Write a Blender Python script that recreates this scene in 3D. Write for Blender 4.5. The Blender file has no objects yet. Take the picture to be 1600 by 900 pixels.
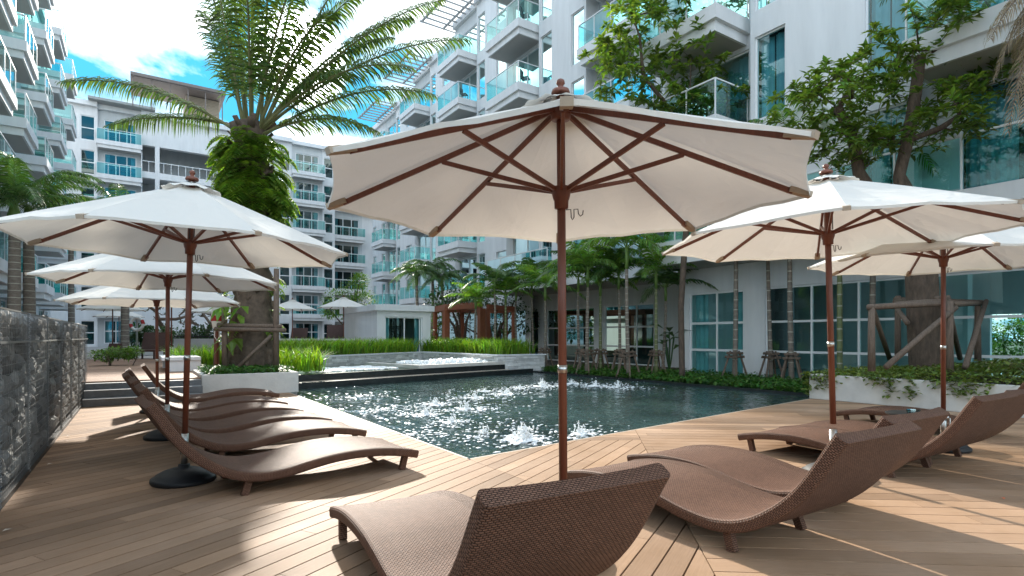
import bpy, math, random
import numpy as np
from mathutils import Vector, Matrix
R = math.radians
random.seed(7)
S = bpy.context.scene
# ------------------------------------------------------------------ camera, world, sun, exposure
# world axes: x runs away to the right of the view (across the pool), y away to the left (along the pool); metres
EYE = 1.42; FPX = 880.0
cam = bpy.data.cameras.new("camera"); camo = bpy.data.objects.new("camera", cam)
S.collection.objects.link(camo)
cam.sensor_width = 36; cam.lens = 36 * FPX / 1600; cam.shift_y = 76 / 1600
cam.clip_start = .05; cam.clip_end = 3000
YAW = math.atan2(.5536, .8328)
camo.location = (0, 0, EYE); camo.rotation_euler = (R(90), 0, -YAW)
S.camera = camo
S.view_settings.view_transform = 'Standard'; S.view_settings.look = 'None'
S.view_settings.gamma = 1; S.view_settings.use_curve_mapping = False
S.view_settings.exposure = 2.15
S.cycles.use_denoising = True
S.cycles.max_bounces = 8; S.cycles.transparent_max_bounces = 14
S.cycles.sample_clamp_indirect = 6; S.cycles.caustics_reflective = False; S.cycles.caustics_refractive = False
SUN_EL, SUN_AZ = R(24.8), math.atan2(.2396, 1.0415)
W = bpy.data.worlds.new("World"); S.world = W; W.use_nodes = True
def world():
    nt = W.node_tree; nt.nodes.clear(); N = nt.nodes.new; L = nt.links.new
    out = N('ShaderNodeOutputWorld'); bg = N('ShaderNodeBackground'); bg.inputs[1].default_value = .15
    sky = N('ShaderNodeTexSky'); sky.sky_type = 'NISHITA'; sky.sun_disc = False
    sky.sun_elevation = SUN_EL; sky.sun_rotation = SUN_AZ; sky.dust_density = .3
    tint = N('ShaderNodeMix'); tint.data_type = 'RGBA'; tint.blend_type = 'MULTIPLY'; tint.inputs[0].default_value = 1
    tint.inputs[7].default_value = (.13, .76, .98, 1)
    mn = N('ShaderNodeVectorMath'); mn.operation = 'MINIMUM'; mn.inputs[1].default_value = (1.5, 1.55, 2.0)      # the aureole is reined in to what the photo's exposure kept
    L(sky.outputs[0], mn.inputs[0]); L(mn.outputs[0], tint.inputs[6])
    geo = N('ShaderNodeNewGeometry'); sep = N('ShaderNodeSeparateXYZ'); L(geo.outputs['Incoming'], sep.inputs[0])
    neg = N('ShaderNodeVectorMath'); neg.operation = 'SCALE'; neg.inputs[3].default_value = -1; L(geo.outputs['Incoming'], neg.inputs[0])
    sep2 = N('ShaderNodeSeparateXYZ'); L(neg.outputs[0], sep2.inputs[0])
    ad = N('ShaderNodeMath'); ad.operation = 'ADD'; ad.inputs[1].default_value = .25; L(sep2.outputs[2], ad.inputs[0])
    mx = N('ShaderNodeMath'); mx.operation = 'MAXIMUM'; mx.inputs[1].default_value = .1; L(ad.outputs[0], mx.inputs[0])
    dv = N('ShaderNodeVectorMath'); dv.operation = 'DIVIDE'; cb = N('ShaderNodeCombineXYZ')
    for i in range(3): L(mx.outputs[0], cb.inputs[i])
    L(neg.outputs[0], dv.inputs[0]); L(cb.outputs[0], dv.inputs[1])
    mp = N('ShaderNodeMapping'); mp.inputs['Location'].default_value = (2.05, 5.42, 0); L(dv.outputs[0], mp.inputs[0])
    no = N('ShaderNodeTexNoise'); no.inputs['Scale'].default_value = 2.1; no.inputs['Detail'].default_value = 9
    no.inputs['Roughness'].default_value = .56; no.inputs['Distortion'].default_value = .15; L(mp.outputs[0], no.inputs['Vector'])
    rp = N('ShaderNodeValToRGB'); rp.color_ramp.elements[0].position = .43; rp.color_ramp.elements[1].position = .57
    L(no.outputs[0], rp.inputs[0])
    mix = N('ShaderNodeMix'); mix.data_type = 'RGBA'; L(rp.outputs[0], mix.inputs[0]); L(tint.outputs[2], mix.inputs[6])
    n3 = N('ShaderNodeTexNoise'); n3.inputs['Scale'].default_value = 3.1; n3.inputs['Detail'].default_value = 6; L(mp.outputs[0], n3.inputs['Vector'])
    cr = N('ShaderNodeValToRGB'); cr.color_ramp.elements[0].position = .36; cr.color_ramp.elements[1].position = .56; cr.color_ramp.elements[0].color = (.33, .335, .34, 1); cr.color_ramp.elements[1].color = (1, 1, 1, 1); L(n3.outputs[0], cr.inputs[0])
    c5 = N('ShaderNodeMix'); c5.data_type = 'RGBA'; c5.blend_type = 'MULTIPLY'; c5.inputs[0].default_value = 1; c5.inputs[7].default_value = (5.2, 5.1, 5.0, 1); L(cr.outputs[0], c5.inputs[6]); L(c5.outputs[2], mix.inputs[7])
    dt = N('ShaderNodeVectorMath'); dt.operation = 'DOT_PRODUCT'; dt.inputs[1].default_value = (math.sin(SUN_AZ) * math.cos(SUN_EL), math.cos(SUN_AZ) * math.cos(SUN_EL), math.sin(SUN_EL)); L(neg.outputs[0], dt.inputs[0])
    ar = N('ShaderNodeMapRange'); ar.interpolation_type = 'SMOOTHERSTEP'; ar.inputs[1].default_value = math.cos(R(4.5)); ar.inputs[2].default_value = math.cos(R(.8)); ar.inputs[3].default_value = 0; ar.inputs[4].default_value = 34; L(dt.outputs['Value'], ar.inputs[0])   # bright aureole round the sun
    aa = N('ShaderNodeVectorMath'); aa.operation = 'ADD'; L(mix.outputs[2], aa.inputs[0]); L(ar.outputs[0], aa.inputs[1]); L(aa.outputs[0], bg.inputs[0]); L(bg.outputs[0], out.inputs[0])
world()
sl = bpy.data.lights.new("sun", 'SUN'); sl.energy = 2.0; sl.angle = R(1.4); sl.color = (1, .93, .82)
so = bpy.data.objects.new("sun", sl); S.collection.objects.link(so)
sd = Vector((math.sin(SUN_AZ) * math.cos(SUN_EL), math.cos(SUN_AZ) * math.cos(SUN_EL), math.sin(SUN_EL)))
so.rotation_euler = sd.to_track_quat('Z', 'Y').to_euler(); so.location = (0, 0, 60)

# ------------------------------------------------------------------ survey helpers (photo measurement -> plan position)
def ray(px): 
    t = (px - 800) / FPX
    return (.8328 * t + .5536, -.5536 * t + .8328)
def at(px, d):                       # plan point on a sight line at depth d
    a = ray(px); return (a[0] * d, a[1] * d)
def gp(px, py, z=0.0):               # plan point where a sight line meets height z
    return at(px, (z - EYE) * FPX / (526 - py))
def inview(x, y, z, m=220):
    X = .8328 * x - .5536 * y; Y = .5536 * x + .8328 * y
    if Y < .3: return False
    px, py = 800 + FPX * X / Y, 526 - FPX * (z - EYE) / Y
    return -m < px < 1600 + m and -m < py < 900 + m

# ------------------------------------------------------------------ materials
MATS = {}
def newmat(name):
    m = bpy.data.materials.new(name); m.use_nodes = True; MATS[name] = m
    nt = m.node_tree; return m, nt, nt.nodes.new, nt.links.new, nt.nodes['Principled BSDF']
def pbr(name, col, rough=.6, var=.15, scale=6.0, bump=0.0, bscale=40.0, island=0.0, metal=0.0, spec=.5, stretch=None, coord='Object', hue=0.0):
    m, nt, N, L, b = newmat(name)
    b.inputs['Roughness'].default_value = rough; b.inputs['Metallic'].default_value = metal
    b.inputs['Specular IOR Level'].default_value = spec
    tc = N('ShaderNodeTexCoord'); mp = N('ShaderNodeMapping'); L(tc.outputs[coord], mp.inputs[0])
    if stretch: mp.inputs['Scale'].default_value = stretch
    no = N('ShaderNodeTexNoise'); no.inputs['Scale'].default_value = scale; no.inputs['Detail'].default_value = 6; no.inputs['Roughness'].default_value = .6
    L(mp.outputs[0], no.inputs['Vector'])
    mr = N('ShaderNodeMapRange'); mr.inputs[1].default_value = .25; mr.inputs[2].default_value = .75
    mr.inputs[3].default_value = 1 - var; mr.inputs[4].default_value = 1 + var; L(no.outputs[0], mr.inputs[0])
    val = mr.outputs[0]
    hsv = N('ShaderNodeHueSaturation'); hsv.inputs['Color'].default_value = (*col, 1)
    if island:
        g = N('ShaderNodeNewGeometry'); mr2 = N('ShaderNodeMapRange'); mr2.inputs[3].default_value = 1 - island; mr2.inputs[4].default_value = 1 + island
        L(g.outputs['Random Per Island'], mr2.inputs[0])
        mu = N('ShaderNodeMath'); mu.operation = 'MULTIPLY'; L(val, mu.inputs[0]); L(mr2.outputs[0], mu.inputs[1]); val = mu.outputs[0]
        if hue:
            m2 = N('ShaderNodeMath'); m2.operation = 'MULTIPLY'; m2.inputs[1].default_value = 7.31; L(g.outputs['Random Per Island'], m2.inputs[0])
            fr = N('ShaderNodeMath'); fr.operation = 'FRACT'; L(m2.outputs[0], fr.inputs[0])
            mr3 = N('ShaderNodeMapRange'); mr3.inputs[3].default_value = .5 - hue; mr3.inputs[4].default_value = .5 + hue; L(fr.outputs[0], mr3.inputs[0])
            L(mr3.outputs[0], hsv.inputs['Hue'])
    L(val, hsv.inputs['Value']); L(hsv.outputs[0], b.inputs['Base Color'])
    if bump:
        n2 = N('ShaderNodeTexNoise'); n2.inputs['Scale'].default_value = bscale; n2.inputs['Detail'].default_value = 5; L(mp.outputs[0], n2.inputs['Vector'])
        bp = N('ShaderNodeBump'); bp.inputs['Strength'].default_value = bump; bp.inputs['Distance'].default_value = .02; L(n2.outputs[0], bp.inputs['Height']); L(bp.outputs[0], b.inputs['Normal'])
    return m
def leafmat(name, col, trans=.35, island=.45, hue=.03, rough=.45):
    m = pbr(name, col, rough, .12, 3, island=island, hue=hue, spec=.4)
    nt = m.node_tree; N = nt.nodes.new; L = nt.links.new; b = nt.nodes['Principled BSDF']; out = nt.nodes['Material Output']
    tr = N('ShaderNodeBsdfTranslucent'); mx = N('ShaderNodeMixShader'); mx.inputs[0].default_value = trans
    src = b.inputs['Base Color'].links[0].from_socket
    sc = N('ShaderNodeMix'); sc.data_type = 'RGBA'; sc.blend_type = 'MULTIPLY'; sc.inputs[0].default_value = 1; sc.inputs[7].default_value = (1.7, 1.75, .6, 1)
    L(src, sc.inputs[6]); L(sc.outputs[2], tr.inputs[0])
    L(b.outputs[0], mx.inputs[1]); L(tr.outputs[0], mx.inputs[2]); L(mx.outputs[0], out.inputs[0])
    return m
def glassmat(name, tint, refl=.12, rough=.02, ior=1.5, gcol=(.72, .92, .92)):
    m, nt, N, L, b = newmat(name); out = nt.nodes['Material Output']; nt.nodes.remove(b)
    t = N('ShaderNodeBsdfTransparent'); t.inputs[0].default_value = (*tint, 1)
    g = N('ShaderNodeBsdfGlossy'); g.inputs['Roughness'].default_value = rough; g.inputs[0].default_value = (*gcol, 1)
    lw = N('ShaderNodeFresnel'); lw.inputs[0].default_value = ior
    ma = N('ShaderNodeMath'); ma.operation = 'ADD'; ma.inputs[1].default_value = refl; ma.use_clamp = True; L(lw.outputs[0], ma.inputs[0])
    mx = N('ShaderNodeMixShader'); L(ma.outputs[0], mx.inputs[0]); L(t.outputs[0], mx.inputs[1]); L(g.outputs[0], mx.inputs[2]); L(mx.outputs[0], out.inputs[0])
    return m
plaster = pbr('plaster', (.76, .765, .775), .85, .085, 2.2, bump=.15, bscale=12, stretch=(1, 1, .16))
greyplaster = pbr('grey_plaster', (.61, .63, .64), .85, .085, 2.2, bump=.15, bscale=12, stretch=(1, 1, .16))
soffit_m = pbr('soffit_grey', (.50, .48, .47), .9, .04, 1)  # undersides a darker grey than the walls
concrete = pbr('pale_concrete', (.62, .60, .56), .8, .12, 3, bump=.2, bscale=30)
greystone = pbr('grey_step_stone', (.17, .175, .18), .6, .2, 8, bump=.2, bscale=30)
alu = pbr('white_aluminium', (.82, .84, .85), .4, .02, 2)
steel = pbr('brushed_steel', (.55, .55, .53), .3, .1, 10, metal=1)
dark_metal = pbr('dark_metal', (.03, .03, .03), .45, .1, 10)
black_plastic = pbr('black_resin', (.012, .013, .015), .58, .2, 20, bump=.05)
teak = pbr('red_stained_timber', (.17, .052, .028), .38, .25, 9, bump=.1, bscale=60, stretch=(6, 6, .5))
pergola_m = pbr('pergola_timber', (.24, .075, .035), .55, .2, 6, stretch=(5, 5, .6))
logm = pbr('weathered_pole_timber', (.16, .115, .085), .85, .4, 7, bump=.6, bscale=30, stretch=(5, 5, 1))
bark = pbr('tree_bark', (.10, .07, .05), .9, .5, 9, bump=1, bscale=18, stretch=(1.5, 1.5, .5))
palmbark = pbr('palm_bark', (.20, .165, .135), .9, .35, 8, bump=.7, bscale=20, stretch=(1, 1, 3))
oldbark = pbr('old_palm_bark', (.12, .088, .065), .95, .55, 5, bump=1, bscale=9)
greencane = pbr('green_palm_cane', (.15, .17, .07), .6, .4, 3, bump=.3, bscale=25, stretch=(1, 1, 4))
soil = pbr('soil', (.07, .05, .035), .95, .4, 4, bump=.6)
tile_dark = pbr('dark_pool_tile', (.022, .025, .026), .22, .3, 5)
gravel_m = pbr('beige_gravel', (.42, .36, .29), .9, .4, 60, bump=.8, bscale=80)
whitestone = pbr('stacked_white_stone', (.60, .60, .59), .85, .2, 5, bump=.4, bscale=30, island=.25)
redstone = pbr('red_field_stone', (.20, .11, .085), .9, .3, 5, bump=.6, bscale=20, island=.45)
gabstone = pbr('gabion_stone', (.25, .255, .25), .9, .5, 7, bump=.8, bscale=22, island=.55)
palestone = pbr('pale_gabion_stone', (.40, .43, .43), .85, .3, 7, bump=.7, bscale=22, island=.3)
wirem = pbr('galvanised_wire', (.24, .25, .25), .5, .15, 10, metal=.3)
roofm = pbr('roof_metal', (.32, .33, .33), .6, .1, 3)
tan_louver = pbr('tan_louvre', (.44, .36, .27), .7, .1, 3)
dark_in = pbr('dark_interior', (.05, .055, .06), .8, .1, 2)  # dark tone put in for the shade of unlit rooms
curtain_m = pbr('sheer_curtain', (.42, .60, .66), .9, .15, 2)
foam_m = pbr('foam', (.88, .9, .9), .5, .03, 5)
pool_blue = pbr('blue_pool_water', (.05, .42, .55), .1, .1, 2)
glass_rail = glassmat('rail_glass', (.50, .86, .84), .07)
glass_win = glassmat('window_glass', (.40, .72, .76), .10)
glass_shop = glassmat('shopfront_glass', (.48, .76, .74), .05, ior=1.42, gcol=(.58, .78, .76))
glass_clear = glassmat('clear_glass', (.93, .96, .95), .04)
palm_leaf = leafmat('palm_leaflet', (.075, .125, .036), .34)
palm_leaf2 = leafmat('areca_leaflet', (.125, .24, .045), .42)
dark_palm = leafmat('dark_palm_leaflet', (.065, .135, .04), .3)
fern_leaf = leafmat('fern_leaf', (.15, .25, .045), .42)
tree_leaf = leafmat('tree_leaf', (.13, .205, .045), .42)
bush_leaf = leafmat('bush_leaf', (.115, .215, .04), .35)
hedge_leaf = leafmat('hedge_leaf', (.045, .10, .03), .25)
bright_leaf = leafmat('bright_leaf', (.13, .22, .03), .35)
grass_m = leafmat('grass_blade', (.17, .30, .03), .42, .45)
cover_leaf = leafmat('cover_leaf', (.055, .14, .022), .25)
creeper_leaf = leafmat('creeper_leaf', (.15, .205, .05), .3)
dry_leaf = leafmat('dry_frond', (.26, .20, .14), .2, .35, .01, .8)
red_paint = pbr('red_canvas', (.45, .03, .03), .6, .05, 5)
white_vinyl = pbr('white_vinyl', (.75, .74, .70), .5, .08, 5)
petal = pbr('petal', (.8, .72, .6), .6, .1, 5)
orange_p = pbr('orange_petal', (.75, .16, .05), .6, .1, 5)
brownchair = pbr('brown_cushion', (.09, .045, .035), .7, .15, 8)

def canvas():
    m, nt, N, L, b = newmat('cream_canvas'); out = nt.nodes['Material Output']
    b.inputs['Base Color'].default_value = (.77, .745, .69, 1); b.inputs['Roughness'].default_value = .9; b.inputs['Specular IOR Level'].default_value = .15
    tc = N('ShaderNodeTexCoord'); no = N('ShaderNodeTexNoise'); no.inputs['Scale'].default_value = 2.2; no.inputs['Detail'].default_value = 5; no.inputs['Distortion'].default_value = .8
    L(tc.outputs['Object'], no.inputs['Vector'])
    bp = N('ShaderNodeBump'); bp.inputs['Strength'].default_value = .8; bp.inputs['Distance'].default_value = .04; L(no.outputs[0], bp.inputs['Height'])
    n2 = N('ShaderNodeTexNoise'); n2.inputs['Scale'].default_value = 300; L(tc.outputs['Object'], n2.inputs['Vector'])
    b2 = N('ShaderNodeBump'); b2.inputs['Strength'].default_value = .12; b2.inputs['Distance'].default_value = .002; L(n2.outputs[0], b2.inputs['Height']); L(bp.outputs[0], b2.inputs['Normal'])
    L(b2.outputs[0], b.inputs['Normal'])
    tr = N('ShaderNodeBsdfTranslucent'); tr.inputs[0].default_value = (.74, .70, .63, 1); L(b2.outputs[0], tr.inputs['Normal'])
    mx = N('ShaderNodeMixShader'); mx.inputs[0].default_value = .22
    L(b.outputs[0], mx.inputs[1]); L(tr.outputs[0], mx.inputs[2]); L(mx.outputs[0], out.inputs[0]); return m
canvas_m = canvas()
pocket_m = pbr('tan_pocket_fabric', (.42, .34, .26), .9, .1, 20)

def wicker():
    m, nt, N, L, b = newmat('brown_wicker')
    uv = N('ShaderNodeUVMap'); uv.uv_map = 'UVMap'
    br = N('ShaderNodeTexBrick'); br.offset = .5; br.inputs['Scale'].default_value = 1
    br.inputs['Brick Width'].default_value = .024; br.inputs['Row Height'].default_value = .0125; br.inputs['Mortar Size'].default_value = .0036
    br.inputs['Mortar Smooth'].default_value = 1; br.inputs['Bias'].default_value = 0
    br.inputs['Color1'].default_value = (.235, .125, .083, 1); br.inputs['Color2'].default_value = (.175, .092, .062, 1); br.inputs['Mortar'].default_value = (.04, .02, .013, 1)
    L(uv.outputs[0], br.inputs['Vector'])
    no = N('ShaderNodeTexNoise'); no.inputs['Scale'].default_value = 5; L(uv.outputs[0], no.inputs['Vector'])
    hs = N('ShaderNodeHueSaturation'); mr = N('ShaderNodeMapRange'); mr.inputs[3].default_value = .8; mr.inputs[4].default_value = 1.25; L(no.outputs[0], mr.inputs[0]); L(mr.outputs[0], hs.inputs['Value'])
    L(br.outputs['Color'], hs.inputs['Color']); L(hs.outputs[0], b.inputs['Base Color'])
    inv = N('ShaderNodeMath'); inv.operation = 'SUBTRACT'; inv.inputs[0].default_value = 1; L(br.outputs['Fac'], inv.inputs[1])
    bp = N('ShaderNodeBump'); bp.inputs['Strength'].default_value = .9; bp.inputs['Distance'].default_value = .006; L(inv.outputs[0], bp.inputs['Height']); L(bp.outputs[0], b.inputs['Normal'])
    b.inputs['Roughness'].default_value = .6; b.inputs['Specular IOR Level'].default_value = .18
    return m
wicker_m = wicker()

def deckmat(name, base):
    m, nt, N, L, b = newmat(name)
    uv = N('ShaderNodeUVMap'); uv.uv_map = 'UVMap'; mp = N('ShaderNodeMapping'); mp.inputs['Scale'].default_value = (1.2, 26, 1); L(uv.outputs[0], mp.inputs[0])
    g1 = N('ShaderNodeTexNoise'); g1.inputs['Scale'].default_value = 3; g1.inputs['Detail'].default_value = 7; g1.inputs['Roughness'].default_value = .65; L(mp.outputs[0], g1.inputs['Vector'])
    tc = N('ShaderNodeTexCoord'); g2 = N('ShaderNodeTexNoise'); g2.inputs['Scale'].default_value = .55; g2.inputs['Detail'].default_value = 6; g2.inputs['Roughness'].default_value = .65; L(tc.outputs['Object'], g2.inputs['Vector'])
    ge = N('ShaderNodeNewGeometry')
    def rng(s, a, c, lo=.25, hi=.75):
        r = N('ShaderNodeMapRange'); r.inputs[1].default_value = lo; r.inputs[2].default_value = hi; r.inputs[3].default_value = a; r.inputs[4].default_value = c; L(s, r.inputs[0]); return r.outputs[0]
    def mul(a, c):
        q = N('ShaderNodeMath'); q.operation = 'MULTIPLY'; L(a, q.inputs[0]); L(c, q.inputs[1]); return q.outputs[0]
    v = mul(mul(rng(g1.outputs[0], .86, 1.14), rng(g2.outputs[0], .72, 1.2)), rng(ge.outputs['Random Per Island'], .74, 1.2, 0, 1))
    hs = N('ShaderNodeHueSaturation'); hs.inputs['Color'].default_value = (*base, 1); L(v, hs.inputs['Value'])
    L(rng(g2.outputs[0], 1.1, .85), hs.inputs['Saturation'])
    # pale scuffs and scratches
    wv = N('ShaderNodeTexNoise'); wv.inputs['Scale'].default_value = 9; wv.inputs['Detail'].default_value = 10; wv.inputs['Roughness'].default_value = .8; wv.inputs['Distortion'].default_value = 1.5; L(tc.outputs['Object'], wv.inputs['Vector'])
    mx = N('ShaderNodeMix'); mx.data_type = 'RGBA'; L(rng(wv.outputs[0], 0, .35, .60, .72), mx.inputs[0]); L(hs.outputs[0], mx.inputs[6]); mx.inputs[7].default_value = (.46, .37, .28, 1)
    L(mx.outputs[2], b.inputs['Base Color'])
    L(rng(g2.outputs[0], .58, .75), b.inputs['Roughness']); b.inputs['Specular IOR Level'].default_value = .14
    bp = N('ShaderNodeBump'); bp.inputs['Strength'].default_value = .25; bp.inputs['Distance'].default_value = .004; L(g1.outputs[0], bp.inputs['Height']); L(bp.outputs[0], b.inputs['Normal'])
    return m
deck_m = deckmat('deck_board', (.37, .235, .145))
terrace_m = deckmat('terrace_board', (.33, .20, .135))

def watermat(name, base, jets=True):
    m, nt, N, L, b = newmat(name)
    b.inputs['Roughness'].default_value = .025; b.inputs['IOR'].default_value = 1.33; b.inputs['Specular IOR Level'].default_value = .45
    tc = N('ShaderNodeTexCoord'); mp = N('ShaderNodeMapping'); mp.inputs['Scale'].default_value = (1, .8, 1); L(tc.outputs['Object'], mp.inputs[0])
    a = N('ShaderNodeTexNoise'); a.inputs['Scale'].default_value = 5.2; a.inputs['Detail'].default_value = 1.5; a.inputs['Roughness'].default_value = .68; a.inputs['Distortion'].default_value = .5; L(mp.outputs[0], a.inputs['Vector'])
    c = N('ShaderNodeTexNoise'); c.inputs['Scale'].default_value = .5; c.inputs['Detail'].default_value = 3; L(tc.outputs['Object'], c.inputs['Vector'])
    bp = N('ShaderNodeBump'); bp.inputs['Strength'].default_value = .6; bp.inputs['Distance'].default_value = .05; L(a.outputs[0], bp.inputs['Height']); L(bp.outputs[0], b.inputs['Normal'])
    hs = N('ShaderNodeHueSaturation'); hs.inputs['Color'].default_value = (*base, 1)
    r = N('ShaderNodeMapRange'); r.inputs[1].default_value = .3; r.inputs[2].default_value = .7; r.inputs[3].default_value = .55; r.inputs[4].default_value = 1.5; L(c.outputs[0], r.inputs[0]); L(r.outputs[0], hs.inputs['Value'])
    L(hs.outputs[0], b.inputs['Base Color'])
    return m
water_m = watermat('pool_water', (.034, .062, .060))
upwater_m = watermat('shallow_water', (.075, .115, .07))

# ------------------------------------------------------------------ mesh builder
class MB:
    def __init__(s): s.v = []; s.f = []; s.uv = []; s.m = []; s.mi = 0
    def add(s, vs, fs, uv=None):
        o = len(s.v); s.v += [tuple(p) for p in vs]; s.f += [tuple(i + o for i in f) for f in fs]
        s.uv += list(uv) if uv else [(p[0], p[1]) for p in vs]; s.m += [s.mi] * len(fs); return s
    def box(s, a, b):
        (x0, y0, z0), (x1, y1, z1) = a, b
        return s.add([(x0,y0,z0),(x1,y0,z0),(x1,y1,z0),(x0,y1,z0),(x0,y0,z1),(x1,y0,z1),(x1,y1,z1),(x0,y1,z1)],
              [(0,3,2,1),(4,5,6,7),(0,1,5,4),(1,2,6,5),(2,3,7,6),(3,0,4,7)])
    def cbox(s, c, d): return s.box([c[i] - d[i] / 2 for i in range(3)], [c[i] + d[i] / 2 for i in range(3)])
    def bar(s, p, q, w, h=None, up=(0, 0, 1)):
        p, q = Vector(p), Vector(q); t = (q - p).normalized(); h = h or w
        u = Vector(up); 
        if abs(t.dot(u)) > .98: u = Vector((1, 0, 0))
        a = t.cross(u).normalized() * w / 2; c = a.cross(t).normalized() * h / 2
        vs = [e + sa * a + sc * c for e in (p, q) for sa, sc in ((-1,-1),(1,-1),(1,1),(-1,1))]
        return s.add(vs, [(0,3,2,1),(4,5,6,7),(0,1,5,4),(1,2,6,5),(2,3,7,6),(3,0,4,7)])
    def tube(s, pts, rad, n=8, cap=True):
        pts = [Vector(p) for p in pts]; k = len(pts)
        if not hasattr(rad, '__len__'): rad = [rad] * k
        vs = []; t0 = None; a = None
        for i, p in enumerate(pts):
            t = (pts[min(i + 1, k - 1)] - pts[max(i - 1, 0)]).normalized()
            if a is None:
                a = t.orthogonal().normalized()
            else:
                a = (a - t * a.dot(t)).normalized()
            c = t.cross(a)
            vs += [p + rad[i] * (math.cos(6.28319 * j / n) * a + math.sin(6.28319 * j / n) * c) for j in range(n)]
        fs = [(i * n + j, i * n + (j + 1) % n, (i + 1) * n + (j + 1) % n, (i + 1) * n + j) for i in range(k - 1) for j in range(n)]
        if cap: fs += [tuple(range(n))[::-1], tuple((k - 1) * n + j for j in range(n))]
        return s.add(vs, fs)
    def lathe(s, prof, n=20, c=(0, 0, 0)):
        vs = [(c[0] + r * math.cos(6.28319 * j / n), c[1] + r * math.sin(6.28319 * j / n), c[2] + z) for r, z in prof for j in range(n)]
        k = len(prof)
        fs = [(i * n + j, i * n + (j + 1) % n, (i + 1) * n + (j + 1) % n, (i + 1) * n + j) for i in range(k - 1) for j in range(n)]
        fs += [tuple(range(n))[::-1], tuple((k - 1) * n + j for j in range(n))]
        return s.add(vs, fs)
    def prism(s, poly, z0, z1, uvs=None):
        n = len(poly); 
        a = sum(poly[i][0] * poly[(i + 1) % n][1] - poly[(i + 1) % n][0] * poly[i][1] for i in range(n))
        if a < 0:
            poly = poly[::-1]; uvs = uvs[::-1] if uvs else None
        uv = (list(uvs) * 2) if uvs else None
        return s.add([(x, y, z0) for x, y in poly] + [(x, y, z1) for x, y in poly],
              [tuple(range(n))[::-1], tuple(range(n, 2 * n))] + [(i, (i + 1) % n, n + (i + 1) % n, n + i) for i in range(n)], uv)
    def blob(s, c, r, rng, rough=.25, sub=1):
        vs, fs = ICO[sub]
        d = [1 + rng.uniform(-rough, rough) for _ in vs]
        return s.add([(c[0] + p[0] * r[0] * k, c[1] + p[1] * r[1] * k, c[2] + p[2] * r[2] * k) for p, k in zip(vs, d)], fs)
    def build(s, name, mat, parent=None, smooth=False, loc=None, bevel=0):
        me = bpy.data.meshes.new(name); me.from_pydata(s.v, [], s.f)
        mats = mat if isinstance(mat, (list, tuple)) else [mat]
        for q in mats: me.materials.append(q)
        if len(mats) > 1: me.polygons.foreach_set('material_index', s.m)
        uvl = me.uv_layers.new(name='UVMap')
        li = np.zeros(len(me.loops), dtype=np.int32); me.loops.foreach_get('vertex_index', li)
        uvl.data.foreach_set('uv', np.array(s.uv, dtype=np.float32)[li].ravel())
        if smooth: me.polygons.foreach_set('use_smooth', [True] * len(me.polygons))
        me.update()
        o = bpy.data.objects.new(name, me); S.collection.objects.link(o)
        if parent: o.parent = parent
        if loc: o.location = loc
        if bevel:
            b = o.modifiers.new('bevel', 'BEVEL'); b.width = bevel; b.segments = 2; b.limit_method = 'ANGLE'
        return o
def _ico():
    t = (1 + 5 ** .5) / 2
    vs = [Vector(p).normalized() for p in ((-1,t,0),(1,t,0),(-1,-t,0),(1,-t,0),(0,-1,t),(0,1,t),(0,-1,-t),(0,1,-t),(t,0,-1),(t,0,1),(-t,0,-1),(-t,0,1))]
    fs = [(0,11,5),(0,5,1),(0,1,7),(0,7,10),(0,10,11),(1,5,9),(5,11,4),(11,10,2),(10,7,6),(7,1,8),(3,9,4),(3,4,2),(3,2,6),(3,6,8),(3,8,9),(4,9,5),(2,4,11),(6,2,10),(8,6,7),(9,8,1)]
    res = [(vs, fs)]
    for _ in range(2):
        vs = list(vs); nf = []; cache = {}
        def mid(a, b):
            k = (min(a, b), max(a, b))
            if k not in cache: vs.append((vs[a] + vs[b]).normalized()); cache[k] = len(vs) - 1
            return cache[k]
        for a, b, c in fs:
            x, y, z = mid(a, b), mid(b, c), mid(c, a); nf += [(a, x, z), (b, y, x), (c, z, y), (x, y, z)]
        fs = nf; res.append((vs, fs))
    return res
ICO = _ico()
def tag(o, label, cat, group=None, kind=None):
    o['label'] = label; o['category'] = cat
    if group: o['group'] = group
    if kind: o['kind'] = kind
    return o
def thing(name, label, cat, loc=(0, 0, 0), rz=0, group=None):
    o = bpy.data.objects.new(name, None); S.collection.objects.link(o); o.empty_display_size = .2
    o.location = loc; o.rotation_euler = (0, 0, rz); return tag(o, label, cat, group)
def struct(o, label=None, kind='structure'):
    o['kind'] = kind
    if label: o['label'] = label
    return o
KIDS = {}
def kids(o): return [c for c in S.objects if c.parent is o]
def dup(root, label, loc, rz=None, group=None, scale=None, dz=None):
    r = root.copy(); S.collection.objects.link(r); r.location = loc
    if rz is not None: r.rotation_euler = (0, 0, rz)
    if scale: r.scale = scale if hasattr(scale, '__len__') else (scale,) * 3
    r['label'] = label
    if group: r['group'] = group
    if root.name not in KIDS: KIDS[root.name] = [(c, kids(c)) for c in kids(root)]
    for c, gs in KIDS[root.name]:
        d = c.copy(); S.collection.objects.link(d); d.parent = r
        if dz and c.name.split('.')[0] not in ('base', 'sleeve'): d.location.z += dz
        for g in gs:
            e = g.copy(); S.collection.objects.link(e); e.parent = d
    return r
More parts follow.
